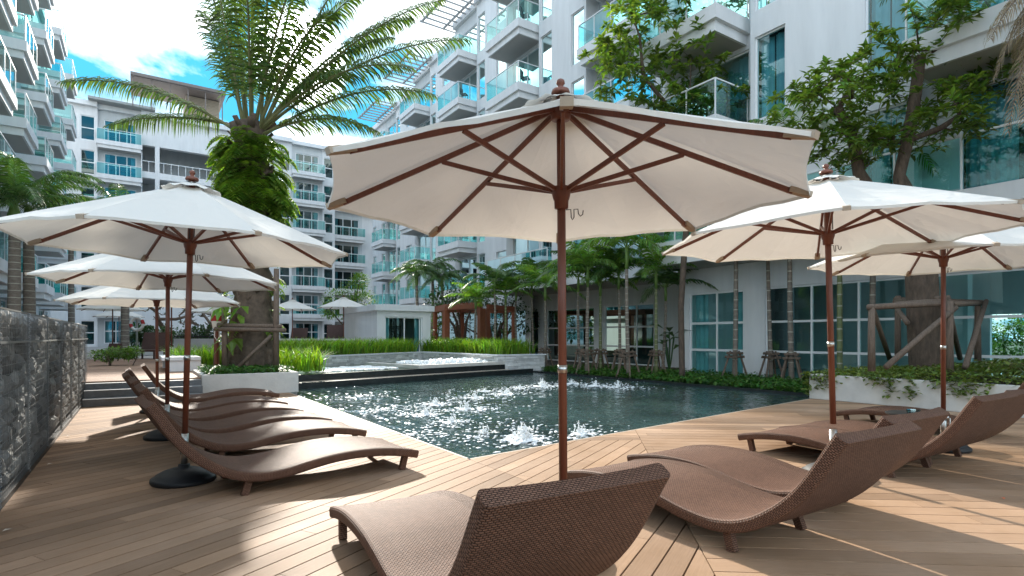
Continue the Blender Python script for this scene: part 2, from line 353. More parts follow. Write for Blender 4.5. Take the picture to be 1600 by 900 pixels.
# leaves -------------------------------------------------------------
def leaf(mb, p, d, L, w, up=Vector((0, 0, 1)), fold=.25, droop=.3):
    d = d.normalized(); a = d.cross(up)
    if a.length < .05: a = d.orthogonal()
    a.normalize(); n = a.cross(d)
    m = p + d * L * .45; t = p + d * L - Vector((0, 0, droop * L))
    mb.add([p, m + a * w / 2 + n * fold * w * .5, t, m - a * w / 2 + n * fold * w * .5, m], [(0, 4, 2, 1), (0, 3, 2, 4)])
def bez(a, b, c, t): return a * (1 - t) ** 2 + b * 2 * t * (1 - t) + c * t * t
def frond(mb, a, b, c, n, ll, w, droop=.45, rr=.03, rng=random, start=.12, wood=None, fwd=.55):
    pts = [bez(a, b, c, i / 10) for i in range(11)]
    mb.mi = 1; mb.tube(pts, [rr * (1 - .85 * i / 10) for i in range(11)], 5, False); mb.mi = 0
    for i in range(n):
        t = start + (1 - start) * i / (n - 1); p = bez(a, b, c, t); tg = (bez(a, b, c, min(1, t + .02)) - bez(a, b, c, t - .02)).normalized()
        sd_ = tg.cross(Vector((0, 0, 1)))
        if sd_.length < .1: sd_ = tg.orthogonal()
        sd_.normalize(); upv = sd_.cross(tg)
        ln = ll * (math.sin(math.pi * min(1, .22 + .72 * t)) ** .7) * rng.uniform(.85, 1.1)
        for s in (-1, 1):
            d = (sd_ * s + tg * (fwd + .5 * t + rng.uniform(-.12, .12)) + upv * rng.uniform(.05, .4)).normalized()
            d2 = (d - Vector((0, 0, droop * rng.uniform(.7, 1.3)))).normalized()
            d3 = (d2 - Vector((0, 0, droop * rng.uniform(.8, 1.6)))).normalized()
            wv = tg * w / 2
            q = p + d * ln * .3; q2 = q + d2 * ln * .38; q3 = q2 + d3 * ln * .32
            mb.add([p - wv * .5, p + wv * .5, q + wv, q - wv, q2 + wv * .8, q2 - wv * .8, q3], [(0, 1, 2, 3), (3, 2, 4, 5), (5, 4, 6)])
def grow(attr, nodes, rng, step=.5):
    """nodes: list of [pos, parent]; each attractor is joined to the nearest node by a bent twig"""
    tips = []
    attr = sorted(attr, key=lambda p: (p - nodes[-1][0]).length)
    for p in attr:
        k = min(range(len(nodes)), key=lambda i: (nodes[i][0] - p).length + .15 * (nodes[i][0].z > p.z) )
        q = nodes[k][0]; n = max(1, int((p - q).length / step)); off = Vector((rng.uniform(-1, 1), rng.uniform(-1, 1), rng.uniform(-.3, .9))) * (p - q).length * .12
        last = k
        for i in range(1, n + 1):
            t = i / n; pos = q.lerp(p, t) + off * math.sin(math.pi * t)
            nodes.append([pos, last]); last = len(nodes) - 1
        tips.append(last)
    return tips
def skin(mb, nodes, r0, rmin, pw=.48, cap=9, above=0):
    cnt = [0] * len(nodes); ch = [[] for _ in nodes]
    for i, (p, q) in enumerate(nodes):
        if q is not None: ch[q].append(i)
    for i in range(len(nodes) - 1, -1, -1):
        cnt[i] = 1 + sum(cnt[c] for c in ch[i]) if ch[i] else 1
    mxc = cnt[0]; rad = [max(rmin, r0 * (c / mxc) ** pw) for c in cnt]
    for i in range(above + 1, len(nodes)): rad[i] = min(rad[i], cap)
    for i, (p, q) in enumerate(nodes):                      # chains from each branching child
        if q is None: starts = [i]
        elif len(ch[q]) > 1 and max(ch[q], key=lambda c: cnt[c]) != i: starts = [i]
        else: continue
        chain = [q] if q is not None else []; j = i
        while True:
            chain.append(j)
            if not ch[j]: break
            j = max(ch[j], key=lambda c: cnt[c])
        rr = [rad[k] for k in chain]
        if q is not None: rr[0] = rr[1]
        if len(chain) > 1: mb.tube([nodes[k][0] for k in chain], rr, 8 if rr[0] > .06 else 5, False)
    return rad
def rosette(mb, p, rng, L, w, n, out):
    for i in range(n):
        a = 6.283 * i / n + rng.uniform(-.3, .3)
        d = Vector((math.cos(a), math.sin(a), rng.uniform(-.25, .55))) + out * .5
        leaf(mb, p + Vector((0, 0, rng.uniform(-.06, .06))), d, L * rng.uniform(.7, 1.15), w * rng.uniform(.8, 1.2), droop=rng.uniform(.05, .45))
def scatter(mb, pts, rng, L, w, tilt=.8):
    for p in pts:
        a = rng.uniform(0, 6.283); d = Vector((math.cos(a), math.sin(a), rng.uniform(-tilt, tilt)))
        leaf(mb, Vector(p), d, L * rng.uniform(.6, 1.3), w * rng.uniform(.7, 1.3), droop=rng.uniform(0, .3))

# ================================================================== SETTING: ground, deck, pool
def clip(poly, n, c):                      # keep n.p >= c ; points carry (x, y)
    out = []
    for i in range(len(poly)):
        a, b = poly[i], poly[(i + 1) % len(poly)]
        da, db = n[0] * a[0] + n[1] * a[1] - c, n[0] * b[0] + n[1] * b[1] - c
        if da >= 0: out.append(a)
        if (da >= 0) != (db >= 0):
            t = da / (da - db); out.append((a[0] + t * (b[0] - a[0]), a[1] + t * (b[1] - a[1])))
    return out
def boards(mb, region, ang, w, z0, z1, rng, gap=.012, lmin=2.2, lmax=4.6):
    c, s = math.cos(ang), math.sin(ang)
    A = [p[0] * c + p[1] * s for p in region]; B = [-p[0] * s + p[1] * c for p in region]
    planes = []
    n = len(region); area = sum(region[i][0] * region[(i+1)%n][1] - region[(i+1)%n][0] * region[i][1] for i in range(n))
    reg = region if area > 0 else region[::-1]
    for i in range(n):
        p, q = reg[i], reg[(i + 1) % n]; nx, ny = -(q[1] - p[1]), q[0] - p[0]; l = math.hypot(nx, ny); nx /= l; ny /= l
        planes.append(((nx, ny), nx * p[0] + ny * p[1]))
    k = math.floor(min(B) / w)
    while k * w < max(B):
        t = min(A) - rng.uniform(0, lmax); t0b = k * w + gap / 2; t1b = (k + 1) * w - gap / 2
        while t < max(A):
            l = rng.uniform(lmin, lmax)
            rc = [(t + .002, t0b), (t + l - .002, t0b), (t + l - .002, t1b), (t + .002, t1b)]
            poly = [(a * c - b * s, a * s + b * c) for a, b in rc]
            for nn, cc in planes:
                poly = clip(poly, nn, cc)
                if len(poly) < 3: break
            if len(poly) >= 3:
                ar = abs(sum(poly[i][0] * poly[(i+1)%len(poly)][1] - poly[(i+1)%len(poly)][0] * poly[i][1] for i in range(len(poly)))) / 2
                if ar > .002:
                    uo = rng.uniform(0, 50)
                    mb.prism(poly, z0, z1, [(p[0] * c + p[1] * s + uo, -p[0] * s + p[1] * c + uo) for p in poly])
            t += l
        k += 1
rg = random.Random(3)
SA, SB = R(28.6), R(142.3)
s0 = (3.716, 3.107); sdv = (math.cos(R(49.1)), math.sin(R(49.1))); sn = (-sdv[1], sdv[0]); sc = sn[0] * s0[0] + sn[1] * s0[1]
PA, PB = (3.19, 5.73), (14.3, 7.15)                       # near pool corner, right end of the near pool edge
pe = (PB[1] - PA[1], -(PB[0] - PA[0])); pel = math.hypot(*pe); pe = (pe[0] / pel, pe[1] / pel); pc = pe[0] * PA[0] + pe[1] * PA[1]
g_ = .004
A1 = clip([(-1.0, -5), (3.19, -5), (3.19, 15.0), (-1.0, 15.0)], sn, sc + g_)
A2 = clip(clip([(3.19 + g_, -5), (8, -5), (8, 8), (3.19 + g_, 8)], sn, sc + g_), pe, pc)
q1, q2 = (4.95, 5.96), (5.77, 5.475); qn = (-(q2[1] - q1[1]), q2[0] - q1[0]); ql = math.hypot(*qn); qn = (-qn[0] / ql, -qn[1] / ql); qc = qn[0] * q1[0] + qn[1] * q1[1]
A2m = clip(A2, qn, qc + g_); A2t = clip(A2, (-qn[0], -qn[1]), -qc + g_)
Bp = clip(clip([(-8, -6), (17, -6), (17, 9), (-8, 9)], (-sn[0], -sn[1]), -sc + g_), pe, pc)
deck = MB()
boards(deck, A1, SA, .165, -.03, 0, rg); boards(deck, A2m, SA, .165, -.03, 0, rg)
boards(deck, A2t, SB, .205, -.03, 0, rg); boards(deck, Bp, SB, .205, -.03, 0, rg)
struct(deck.build('deck', deck_m))
sub = MB()
for pl in (A1, A2, Bp): sub.prism(pl, -.6, -.04)
struct(sub.build('deck_base', tile_dark))
ed = MB(); ed.bar((3.205, 5.76, -.03), (3.205, 15.0, -.03), .03, .062); ed.bar((3.22, 5.722, -.03), (12.85, 6.953, -.03), .03, .062)
struct(ed.build('pool_edge_trim', pbr('pale_edge_trim', (.5, .40, .31), .6, .1, 6)))
gr = MB(); gr.add([(-400, -200, -1), (400, -200, -1), (400, 600, -1), (-400, 600, -1)], [(0, 1, 2, 3)])
struct(gr.build('ground', pbr('ground_soil', (.10, .10, .06), .95, .3, .2)))
# pool
from mathutils import noise as NZ
JETS = [gp(px, py, -.05) for px, py in ((820, 688), (757, 680), (905, 678), (847, 604), (893, 600), (930, 603), (966, 605), (812, 607), (790, 616), (757, 612), (742, 622), (728, 640), (680, 632), (665, 648), (706, 660), (600, 640), (640, 680), (560, 620))]
def pool_mesh():
    quad = [Vector((3.215, 5.715, 0)), Vector((14.4, 7.1, 0)), Vector((14.0, 19.6, 0)), Vector((3.215, 17.2, 0))]; nu, nv = 210, 210; vs = []
    for j in range(nv + 1):
        for i in range(nu + 1):
            s_, t_ = i / nu, j / nv; s_ = s_ ** 1.25; t_ = t_ ** 1.35
            p = quad[0].lerp(quad[1], s_).lerp(quad[3].lerp(quad[2], s_), t_)
            w = .30 + sum(.55 * math.exp(-((p.x - a) ** 2 + (p.y - b) ** 2) / 1.1) for a, b in JETS); w = min(1.15, w)
            h = NZ.noise(p * 1.3) * .030 + NZ.noise(p * 2.9 + Vector((7, 3, 1))) * .026 + NZ.noise(p * 6.1 + Vector((2, 9, 4))) * .014
            vs.append((p.x, p.y, -.05 + h * w))
    m = MB(); m.add(vs, [(j * (nu + 1) + i, j * (nu + 1) + i + 1, (j + 1) * (nu + 1) + i + 1, (j + 1) * (nu + 1) + i) for j in range(nv) for i in range(nu)])
    return m
W1, W2 = Vector((3.45, 16.3, 0)), Vector((13.2, 18.55, 0))
struct(pool_mesh().build('pool_water', water_m, smooth=True))
wd = (W2 - W1).normalized(); wn = Vector((-wd.y, wd.x, 0))
def wp(t, off, z): 
    p = W1 + (W2 - W1) * t + wn * off; return (p.x, p.y, z)
# garden ground on the far side of the pool, side strip behind the gabion wall, raised terraces
gd = MB(); gd.prism([(14.25, 7.2), (14.05, 19.2), (14.3, 19.2), (14.3, 70), (60, 70), (60, -12), (13.2, -12), (13.2, 7.2)], -.9, -.01)
struct(gd.build('garden_ground', soil))
sg = MB(); sg.prism([(-40, -8), (-1.9, -8), (-1.9, 15.4), (-40, 15.4)], -.9, 0); struct(sg.build('side_garden_ground', soil))
kb = MB(); kb.prism([(13.85, 7.0), (14.3, 7.05), (14.1, 19.2), (13.65, 19.2)], -.6, .01); struct(kb.build('pool_coping', tile_dark))
L1, L2, L3, L4 = (4.4, 20.9), (11.45, 25.2), (12.05, 19.15), (14.25, 18.95)
tr = MB(); tr.prism([(-40, 15.25), (3.4, 15.25), (3.4, 70), (-40, 70)], -.9, .42)
tr.prism([(3.41, 21.2), (4.4, 21.2), (11.3, 25.6), (11.3, 70), (3.41, 70)], -.9, .42)
struct(tr.build('terrace_paving', pbr('terrace_paving', (.36, .33, .30), .8, .15, 1.5)))
tb = MB(); boards(tb, [(-6, 15.2), (3.0, 15.2), (3.0, 30), (-6, 30)], 0.0, .16, .425, .45, rg)
tb.box((-.95, 15.16, .30), (1.24, 15.19, .448)); struct(tb.build('terrace_deck', terrace_m))
st = MB()
for i, (a, z) in enumerate(((14.2, .15), (14.55, .30), (14.9, .42))): st.box((-.93, a, .001 if i == 0 else z - .15), (1.235, 15.24 - .001 * i, z))
struct(st.build('steps', greystone, bevel=.008))
# upper pools with two dark weirs
we = MB()
def wall_on(mb, a, b, o0, o1, z0, z1):
    p = [wp(a, o0, 0), wp(b, o0, 0), wp(b, o1, 0), wp(a, o1, 0)]; mb.prism([(q[0], q[1]) for q in p], z0, z1)
wall_on(we, 0, 1.02, 0, .22, -.6, .12); wall_on(we, 0, .93, .72, .92, -.2, .30)
struct(we.build('weir', tile_dark))
gs = MB(); wall_on(gs, 0, .93, .221, .719, -.2, .105); struct(gs.build('gravel_shelf', gravel_m))
up = MB(); a = wp(0, .92, 0); b = wp(.94, .92, 0)
up.prism([(a[0], a[1]), (b[0], b[1]), (12.0, 19.2), (11.4, 25.1), (4.4, 20.9), (3.45, 20.9)], .1, .296); struct(up.build('upper_pool_water', upwater_m))

# ================================================================== BUILDINGS
def holes_wall(mb, f, s0, s1, z0, z1, holes, th=.22):
    holes = [h for h in holes if h[1] > s0 and h[0] < s1 and h[3] > z0 and h[2] < z1]
    ss = sorted({s0, s1, *[min(max(h[i], s0), s1) for h in holes for i in (0, 1)]}); zs = sorted({z0, z1, *[min(max(h[i], z0), z1) for h in holes for i in (2, 3)]})
    def solid(i, j):
        if not (0 <= i < len(ss) - 1 and 0 <= j < len(zs) - 1): return None
        a, b = (ss[i] + ss[i+1]) / 2, (zs[j] + zs[j+1]) / 2
        return not any(h[0] < a < h[1] and h[2] < b < h[3] for h in holes)
    for i in range(len(ss) - 1):
        for j in range(len(zs) - 1):
            a, b, c, d = ss[i], ss[i+1], zs[j], zs[j+1]
            if solid(i, j): mb.add([f(a, c, 0), f(b, c, 0), f(b, d, 0), f(a, d, 0)], [(0, 1, 2, 3)])
            else:
                if solid(i - 1, j): mb.add([f(a, c, 0), f(a, d, 0), f(a, d, th), f(a, c, th)], [(0, 1, 2, 3)])
                if solid(i + 1, j): mb.add([f(b, c, 0), f(b, d, 0), f(b, d, th), f(b, c, th)], [(0, 1, 2, 3)])
                if solid(i, j - 1): mb.add([f(a, c, 0), f(b, c, 0), f(b, c, th), f(a, c, th)], [(0, 1, 2, 3)])
                if solid(i, j + 1): mb.add([f(a, d, 0), f(b, d, 0), f(b, d, th), f(a, d, th)], [(0, 1, 2, 3)])
def fbox(mb, f, s0, s1, z0, z1, d0, d1):
    p = [f(s, z, d) for z in (z0, z1) for s, d in ((s0, d0), (s1, d0), (s1, d1), (s0, d1))]
    mb.add(p, [(0,3,2,1),(4,5,6,7),(0,1,5,4),(1,2,6,5),(2,3,7,6),(3,0,4,7)])
def window(parent, f, s0, s1, z0, z1, glass, name='window', mull=(), trans=(), curtain=.9, fw=.05, dep=.1, curt_mat=None):
    m = MB()
    for a, b in ((s0, s0 + fw), (s1 - fw, s1)): fbox(m, f, a, b, z0, z1, dep - .04, dep + .04)
    for a, b in ((z0, z0 + fw), (z1 - fw, z1)): fbox(m, f, s0 + fw, s1 - fw, a, b, dep - .04, dep + .04)
    for x in mull: fbox(m, f, x - fw / 2, x + fw / 2, z0 + fw, z1 - fw, dep - .035, dep + .035)
    for z in trans: fbox(m, f, s0 + fw, s1 - fw, z - fw * .6, z + fw * .6, dep - .03, dep + .03)
    w = m.build(name, alu, parent)
    g = MB(); g.add([f(s0 + .01, z0 + .01, dep), f(s1 - .01, z0 + .01, dep), f(s1 - .01, z1 - .01, dep), f(s0 + .01, z1 - .01, dep)], [(0, 1, 2, 3)])
    g.build('pane', glass, w)
    if curtain > 0:
        c = MB(); wl = (s1 - s0) * curtain / 2; n = max(6, int(wl / .05))
        for a, b in ((s0 + .03, s0 + wl), (s1 - wl, s1 - .03)):
            vs = []
            for i in range(n + 1):
                s = a + (b - a) * i / n; d = dep + .22 + .045 * math.sin(i * 1.7) + .02 * math.sin(i * .61)
                vs += [f(s, z0 + .02, d), f(s, z1 - .04, d)]
            c.add(vs, [(2 * i, 2 * i + 2, 2 * i + 3, 2 * i + 1) for i in range(n)])
        c.build('curtain', curt_mat or curtain_m, w, smooth=True)
    return w
BALC = {}
def balcony(parent, L, D, loc, rz, panels=3):
    key = (round(L, 2), round(D, 2))
    if key not in BALC:
        m = MB(); m.box((0, 0, -.44), (L, D + .3, 0)); m.box((.12, .12, -.76), (L - .12, D + .3, -.441)); 
        sl_ = m.build('balcony', [plaster], None)
        r = MB()
        r.bar((.05, .06, 1.1), (L - .05, .06, 1.1), .05, .045); 
        for x in (.06, L - .06): r.bar((x, .085, 1.1), (x, D, 1.1), .045, .045)
        for i in range(panels + 1): r.bar((.06 + (L - .12) * i / panels, .06, 0), (.06 + (L - .12) * i / panels, .06, 1.08), .035)
        for x in (.06, L - .06): r.bar((x, D - .05, 0), (x, D - .05, 1.08), .03)
        rr = r.build('rail', alu, sl_)
        g = MB()
        for i in range(panels):
            a, b = .06 + (L - .12) * i / panels + .03, .06 + (L - .12) * (i + 1) / panels - .03
            g.add([(a, .06, .04), (b, .06, .04), (b, .06, 1.06), (a, .06, 1.06)], [(0, 1, 2, 3)])
        for x in (.06, L - .06): g.add([(x, .1, .04), (x, D - .08, .04), (x, D - .08, 1.06), (x, .1, 1.06)], [(0, 1, 2, 3)])
        gg = g.build('rail_glass', glass_rail, sl_)
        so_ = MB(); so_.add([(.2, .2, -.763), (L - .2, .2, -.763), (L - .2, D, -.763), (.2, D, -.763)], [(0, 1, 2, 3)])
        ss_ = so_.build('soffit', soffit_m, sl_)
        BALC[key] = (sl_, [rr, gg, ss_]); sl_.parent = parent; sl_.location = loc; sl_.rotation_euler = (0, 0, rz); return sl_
    p, ch = BALC[key]
    o = p.copy(); S.collection.objects.link(o); o.parent = parent; o.location = loc; o.rotation_euler = (0, 0, rz)
    for c in ch:
        d = c.copy(); S.collection.objects.link(d); d.parent = o
    return o
LV = [4.78, 8.13, 11.48, 14.83, 18.18, 21.53]; TOP = 24.9
# ---- right wing: faces the pool (-x), steps along y
rb = thing('apartment_building', 'white stepped apartment block with teal glass balconies right of the pool', 'building', (20, 10, 0))
rb.location = (0, 0, 0)
def FR(v): return lambda s, z, d: (v + d, s, z)
blocks = [(-8, 2.2, 15.75), (2.2, 6.0, 16.2), (6.0, 10.4, 15.75), (10.4, 14.2, 16.2), (14.2, 16.6, 18.4), (16.6, 20.4, 18.6), (20.4, 24.2, 17.8), (24.2, 28.0, 18.2),
          (28.0, 34.6, 20.0), (34.6, 38.4, 20.3), (38.4, 44.8, 21.2), (44.8, 48.6, 21.5), (48.6, 55.3, 22.3), (55.3, 59.0, 22.6), (59.0, 63, 22.6)]
wl = MB(); core = MB()
for k, (u0, u1, v) in enumerate(blocks):
    f = FR(v); ground0 = 4.0 if u1 <= 28.5 else -.02; holes = []
    rec = k % 2 == 1
    for l, z in enumerate(LV):
        if rec: holes.append((u0 + .35, u1 - .75, z + .02, z + 2.45))
        elif u1 - u0 > 3:
            holes.append((u1 - 1.12, u1 - .14, z - .1, z + 2.45)); 
            if k: holes.append((u0 + .15, u0 + 1.12, z - .1, z + 2.45))
            if u1 - u0 > 6 and k: holes.append((u0 + 2.6, u0 + 4.0, z + .7, z + 2.3))
    if u1 > 28.5 and not rec: holes += [(u0 + .6, u1 - .6, .4, 3.1)]
    if u1 > 28.5 and rec: holes += [(u0 + .35, u1 - .75, .1, 3.1)]
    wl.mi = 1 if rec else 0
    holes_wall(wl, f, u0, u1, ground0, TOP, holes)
    wl.mi = 0
    if k + 1 < len(blocks): wl.add([(v, u1, 4.0), (blocks[k+1][2], u1, 4.0), (blocks[k+1][2], u1, TOP), (v, u1, TOP)], [(0, 1, 2, 3)])
    core.box((v + 1.3, u0, 4.05), (v + 8, u1, TOP - .1))  # dark box standing in for the shade inside the rooms
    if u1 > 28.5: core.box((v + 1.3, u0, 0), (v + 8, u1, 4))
    for h in holes:
        if not inview(v, (h[0] + h[1]) / 2, (h[2] + h[3]) / 2): continue
        wd_ = h[1] - h[0]
        if wd_ > 2: window(rb, f, *h, glass_win, 'sliding_door', mull=((h[0] + h[1]) / 2,), curtain=.75)
        else: window(rb, f, *h, glass_win, 'window', curtain=.96)
    # roof slab
    wl.box((v - .25, u0 + .001, TOP), (v + 9, u1 - .001, TOP + .5))
# ground floor shop windows
g1h = [(11.95, 14.3, -.02, 3.08), (-8, 11.15, -.02, 3.08)]
holes_wall(wl, FR(17.7), -8, 14.6, -.03, 4.2, g1h)
g2h = [(18.9, 22.4, -.02, 3.06), (23.2, 27.5, -.02, 3.06), (28.35, 30.6, -.02, 3.06)]
holes_wall(wl, FR(20.8), 14.6, 31.5, -.03, 4.2, g2h)
wl.box((17.72, 14.35, 0), (20.8, 14.6, 4.1)); 
# first floor terraces over the ground floor (stepped fascia)
wl.box((15.67, -8, 4.36), (17.6, 14.8, 4.78)); wl.box((15.8, -8, 3.99), (17.9, 14.7, 4.359))
wl.box((17.6, 23.2, 4.36), (20.9, 29.4, 4.78)); wl.box((17.72, 23.3, 3.99), (20.95, 29.3, 4.359))
wl.build('wall', [plaster, greyplaster], rb)
core.box((21.0, 14.7, 0), (27, 31.5, 3.9)); core.build('room_shade_fill', dark_in, rb)
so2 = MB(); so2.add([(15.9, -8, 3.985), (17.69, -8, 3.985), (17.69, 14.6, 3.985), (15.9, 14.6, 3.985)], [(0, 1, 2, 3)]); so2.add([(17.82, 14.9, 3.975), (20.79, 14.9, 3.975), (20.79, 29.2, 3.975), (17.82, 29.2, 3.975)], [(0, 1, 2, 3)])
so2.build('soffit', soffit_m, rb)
window(rb, FR(17.7), *g1h[0], glass_shop, 'shop_window', mull=(13.1,), trans=(.92, 1.92), curtain=.55, fw=.07)
window(rb, FR(17.7), *g1h[1], glass_shop, 'shop_window', mull=(-2, 0.2, 2.1, 4.0, 6.1, 8.2, 9.6), trans=(.92, 1.92), curtain=0, fw=.06)
for h, mu in zip(g2h, ((20.1, 21.3), (24.6, 26.1), (29.4,))): window(rb, FR(20.8), *h, glass_shop, 'shop_window', mull=mu, trans=(.92, 1.92), curtain=.3, fw=.07)
# lobby behind the long shop window: floor, ceiling, columns, open towards a garden at its right end
lb = MB(); lb.add([(17.75, -8, 0), (30, -8, 0), (30, 14.3, 0), (17.75, 14.3, 0)], [(0, 1, 2, 3)]); lb.add([(17.75, -8, 3.9), (26, -8, 3.9), (26, 14.3, 3.9), (17.75, 14.3, 3.9)], [(0, 1, 2, 3)])
lb.box((25, 7.2, 0), (25.2, 14.3, 3.9))
for y in (1.2, 4.2, 6.9): lb.box((22, y, 0), (22.4, y + .4, 3.9))
for y in (-1, 2.5, 5.2): lb.box((25.02, y, 0), (25.1, y + .1, 2.2))
lb.box((25, -8, 2.2), (25.2, 7.19, 3.9))
lb.build('lobby', greyplaster, rb)
# terrace glass rails at first floor
def rail_run(parent, x, y0, y1, z, h=1.25, step=1.35):
    r = MB(); g = MB(); n = max(1, round((y1 - y0) / step))
    r.bar((x, y0, z + h), (x, y1, z + h), .05)
    for i in range(n + 1): r.bar((x, y0 + (y1 - y0) * i / n, z), (x, y0 + (y1 - y0) * i / n, z + h - .02), .04)
    for i in range(n):
        a, b = y0 + (y1 - y0) * i / n + .04, y0 + (y1 - y0) * (i + 1) / n - .04
        g.add([(x, a, z + .05), (x, b, z + .05), (x, b, z + h - .04), (x, a, z + h - .04)], [(0, 1, 2, 3)])
    o = r.build('terrace_rail', alu, parent); g.build('rail_glass', glass_rail, o)
rail_run(rb, 15.75, -6, 14.72, 4.78); rail_run(rb, 17.68, 23.3, 29.3, 4.78)
for (u0, v0, vw, lv0) in ((2.4, 14.46, 16.2, 1), (10.7, 14.46, 16.2, 1), (16.9, 17.1, 18.6, 1), (24.4, 16.6, 18.2, 1), (34.8, 18.6, 20.3, 0), (45.0, 19.8, 21.5, 0), (55.5, 20.9, 22.6, 0)):
    for l in range(lv0, 6):
        if inview(v0, u0, LV[l] + .5, 160): balcony(rb, 3.35, vw - v0 - .02, (v0, u0 + 3.35, LV[l]), R(-90))
# roof trellis of the far bays
for y0, y1, v in ((33.6, 39, 20.2), (44, 49.5, 21.3), (54.5, 60, 22.4)):
    tl = MB()
    for i in range(9): tl.bar((v - 2.6, y0 + (y1 - y0) * i / 8, TOP + .2), (v + .6, y0 + (y1 - y0) * i / 8, TOP + .2), .045, .12)
    for k in range(2): tl.bar((v - 2.3 + 1.8 * k, y0 - .3, TOP + .36), (v - 2.3 + 1.8 * k, y1 + .3, TOP + .36), .12, .14)
    tl.build('roof_trellis', roofm, rb)

# ---- far wing: faces the camera (-y) across the end of the court
fb = thing('apartment_building', 'white apartment block closing the far end of the court behind the big palm', 'building')
def FF(u): return lambda s, z, d: (s, u + d, z)
fw_ = MB(); fc = MB()
FL = [.7, 4.05, 7.4, 10.75, 14.1, 17.45, 20.8]
fsegs = [(-26, -6.2, 69, 0), (-6.2, -3.3, 69, 1), (-3.3, .3, 69.5, 2), (.3, 8.2, 69, 3), (8.2, 13.6, 69, 0), (13.6, 15.0, 69, 1), (15.0, 18.6, 69.5, 2), (18.6, 20.1, 69.4, 1), (20.1, 24.2, 71.5, 2), (24.2, 28, 71.5, 1)]
FT = 24.0
for k, (a, b, u, ty) in enumerate(fsegs):
    f = FF(u); holes = []; top = FT if k < 8 else 17.2
    for z in FL:
        if z + 2.4 > top: continue
        if ty == 1: holes.append((b - 1.35, b - .2, z - .1, z + 2.3))
        if ty == 2: holes.append((a + .5, b - .4, z + .02, z + 2.35))
    if ty == 3:
        for z in (4.6, 7.95, 11.3, 14.65, 18.0): holes += [(a + .1, a + 1.2, z + .4, z + 3.1), (a + 1.6, b - 1.2, z + .4, z + 3.1), (b - .9, b - .1, z + .4, z + 3.1)]
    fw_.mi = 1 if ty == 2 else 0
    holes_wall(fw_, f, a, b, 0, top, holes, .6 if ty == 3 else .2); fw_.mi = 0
    fc.box((a, u + (4 if ty == 3 else 1.2), 0), (b, u + 12, top - .1))  # dark fill, room shade given as colour behind the glazing
    if k + 1 < len(fsegs): fw_.add([(b, u, 0), (b, fsegs[k+1][2], 0), (b, fsegs[k+1][2], top), (b, u, top)], [(0, 1, 2, 3)])
    if ty == 3: 
        fw_.mi = 1; fw_.add([(a, u + 3.98, 0), (b, u + 3.98, 0), (b, u + 3.98, top), (a, u + 3.98, top)], [(0, 1, 2, 3)])
        for z in (4.6, 7.95, 11.3, 14.65, 18.0): 
            fw_.mi = 1; fw_.box((a, u + .61, z), (b, u + 3.97, z + .35)); fw_.mi = 0
            r = MB(); r.bar((a, u + .12, z + 1.5), (b, u + .12, z + 1.5), .06)
            for i in range(13): r.bar((a + (b - a) * i / 12, u + .12, z + .4), (a + (b - a) * i / 12, u + .12, z + 1.48), .045)
            r.build('gallery_rail', alu, fb)
    for h in holes:
        if ty == 3 or not inview((h[0] + h[1]) / 2, u, (h[2] + h[3]) / 2): continue
        if ty == 2:
            window(fb, f, *h, glass_win, 'sliding_door', mull=(h[0] + (h[1] - h[0]) * .36, h[0] + (h[1] - h[0]) * .70), trans=(h[2] + 1.25,), curtain=.35, fw=.09)
        else: window(fb, f, *h, glass_win, 'window', trans=(h[2] + 1.2,), curtain=0, fw=.08)
    if ty == 2:
        for z in FL:
            if z + 2.4 > top or z < 1: continue
            if inview((a + b) / 2, u - 1, z): balcony(fb, b - a + .2, 1.25, (a - .1, u - 1.24, z), 0, 4)
    fw_.box((a + .001, u - .5, top), (b - .001, u + 12, top + .45))
fw_.build('wall', [plaster, greyplaster], fb); fc.build('room_shade_fill', dark_in, fb)
rf = MB(); rf.prism([(-4, 67.8), (1.5, 67.8), (1.5, 74), (-4, 74)], FT + .46, FT + .7); rf.build('roof', roofm, fb)
pn = MB(); pn.box((4.3, 69.6, FT + .46), (7.5, 74, FT + 3.3)); 
for i in range(17): pn.box((4.3, 69.53, FT + .6 + .16 * i), (7.5, 69.6, FT + .68 + .16 * i))
pn.build('louvred_penthouse', tan_louver, fb)
cp = MB(); cp.prism([(-.6, 67.6), (7.9, 67.6), (7.9, 73), (-.6, 73)], FT + 3.35, FT + 3.55); cp.bar((-.6, 67.6, FT + 3.62), (7.9, 67.6, FT + 3.62), .3, .3)
for i in range(6): cp.bar((-.4 + i * 1.6, 67.8, FT + .46), (-.4 + i * 1.6, 67.8, FT + 3.36), .1)
cp.build('roof_canopy', pbr('brown_roof', (.20, .165, .15), .6, .1, 2), fb)

# ---- left wing: balconies over the gabion wall, faces +x
lbld = thing('apartment_building', 'white apartment block with stacked balconies at the left edge', 'building')
def FLf(v): return lambda s, z, d: (v - d, s, z)
lw_ = MB(); lc = MB()
LL = [1.0, 4.2, 7.55, 10.9, 14.25, 17.6, 20.95]
cols = ((20.5, 23.9), (26.3, 29.7), (32.0, 35.4), (38.4, 41.8), (45.5, 48.9), (53, 56.4))
y = 8.0; f = FLf(-6.0); holes = []
for a, b in cols:
    for z in LL: holes += [(a + .3, b - .3, z + .02, z + 2.4)]; holes += [(b + .5, b + 1.6, z, z + 2.4)]
holes_wall(lw_, f, 8, 60, 0, TOP, holes); lw_.box((-20, 8.001, TOP), (-5.7, 60, TOP + .5))
lw_.add([(-6, 8, 0), (-20, 8, 0), (-20, 8, TOP), (-6, 8, TOP)], [(0, 1, 2, 3)]); lw_.add([(-6, 60, 0), (-20, 60, 0), (-20, 60, TOP), (-6, 60, TOP)], [(0, 1, 2, 3)])
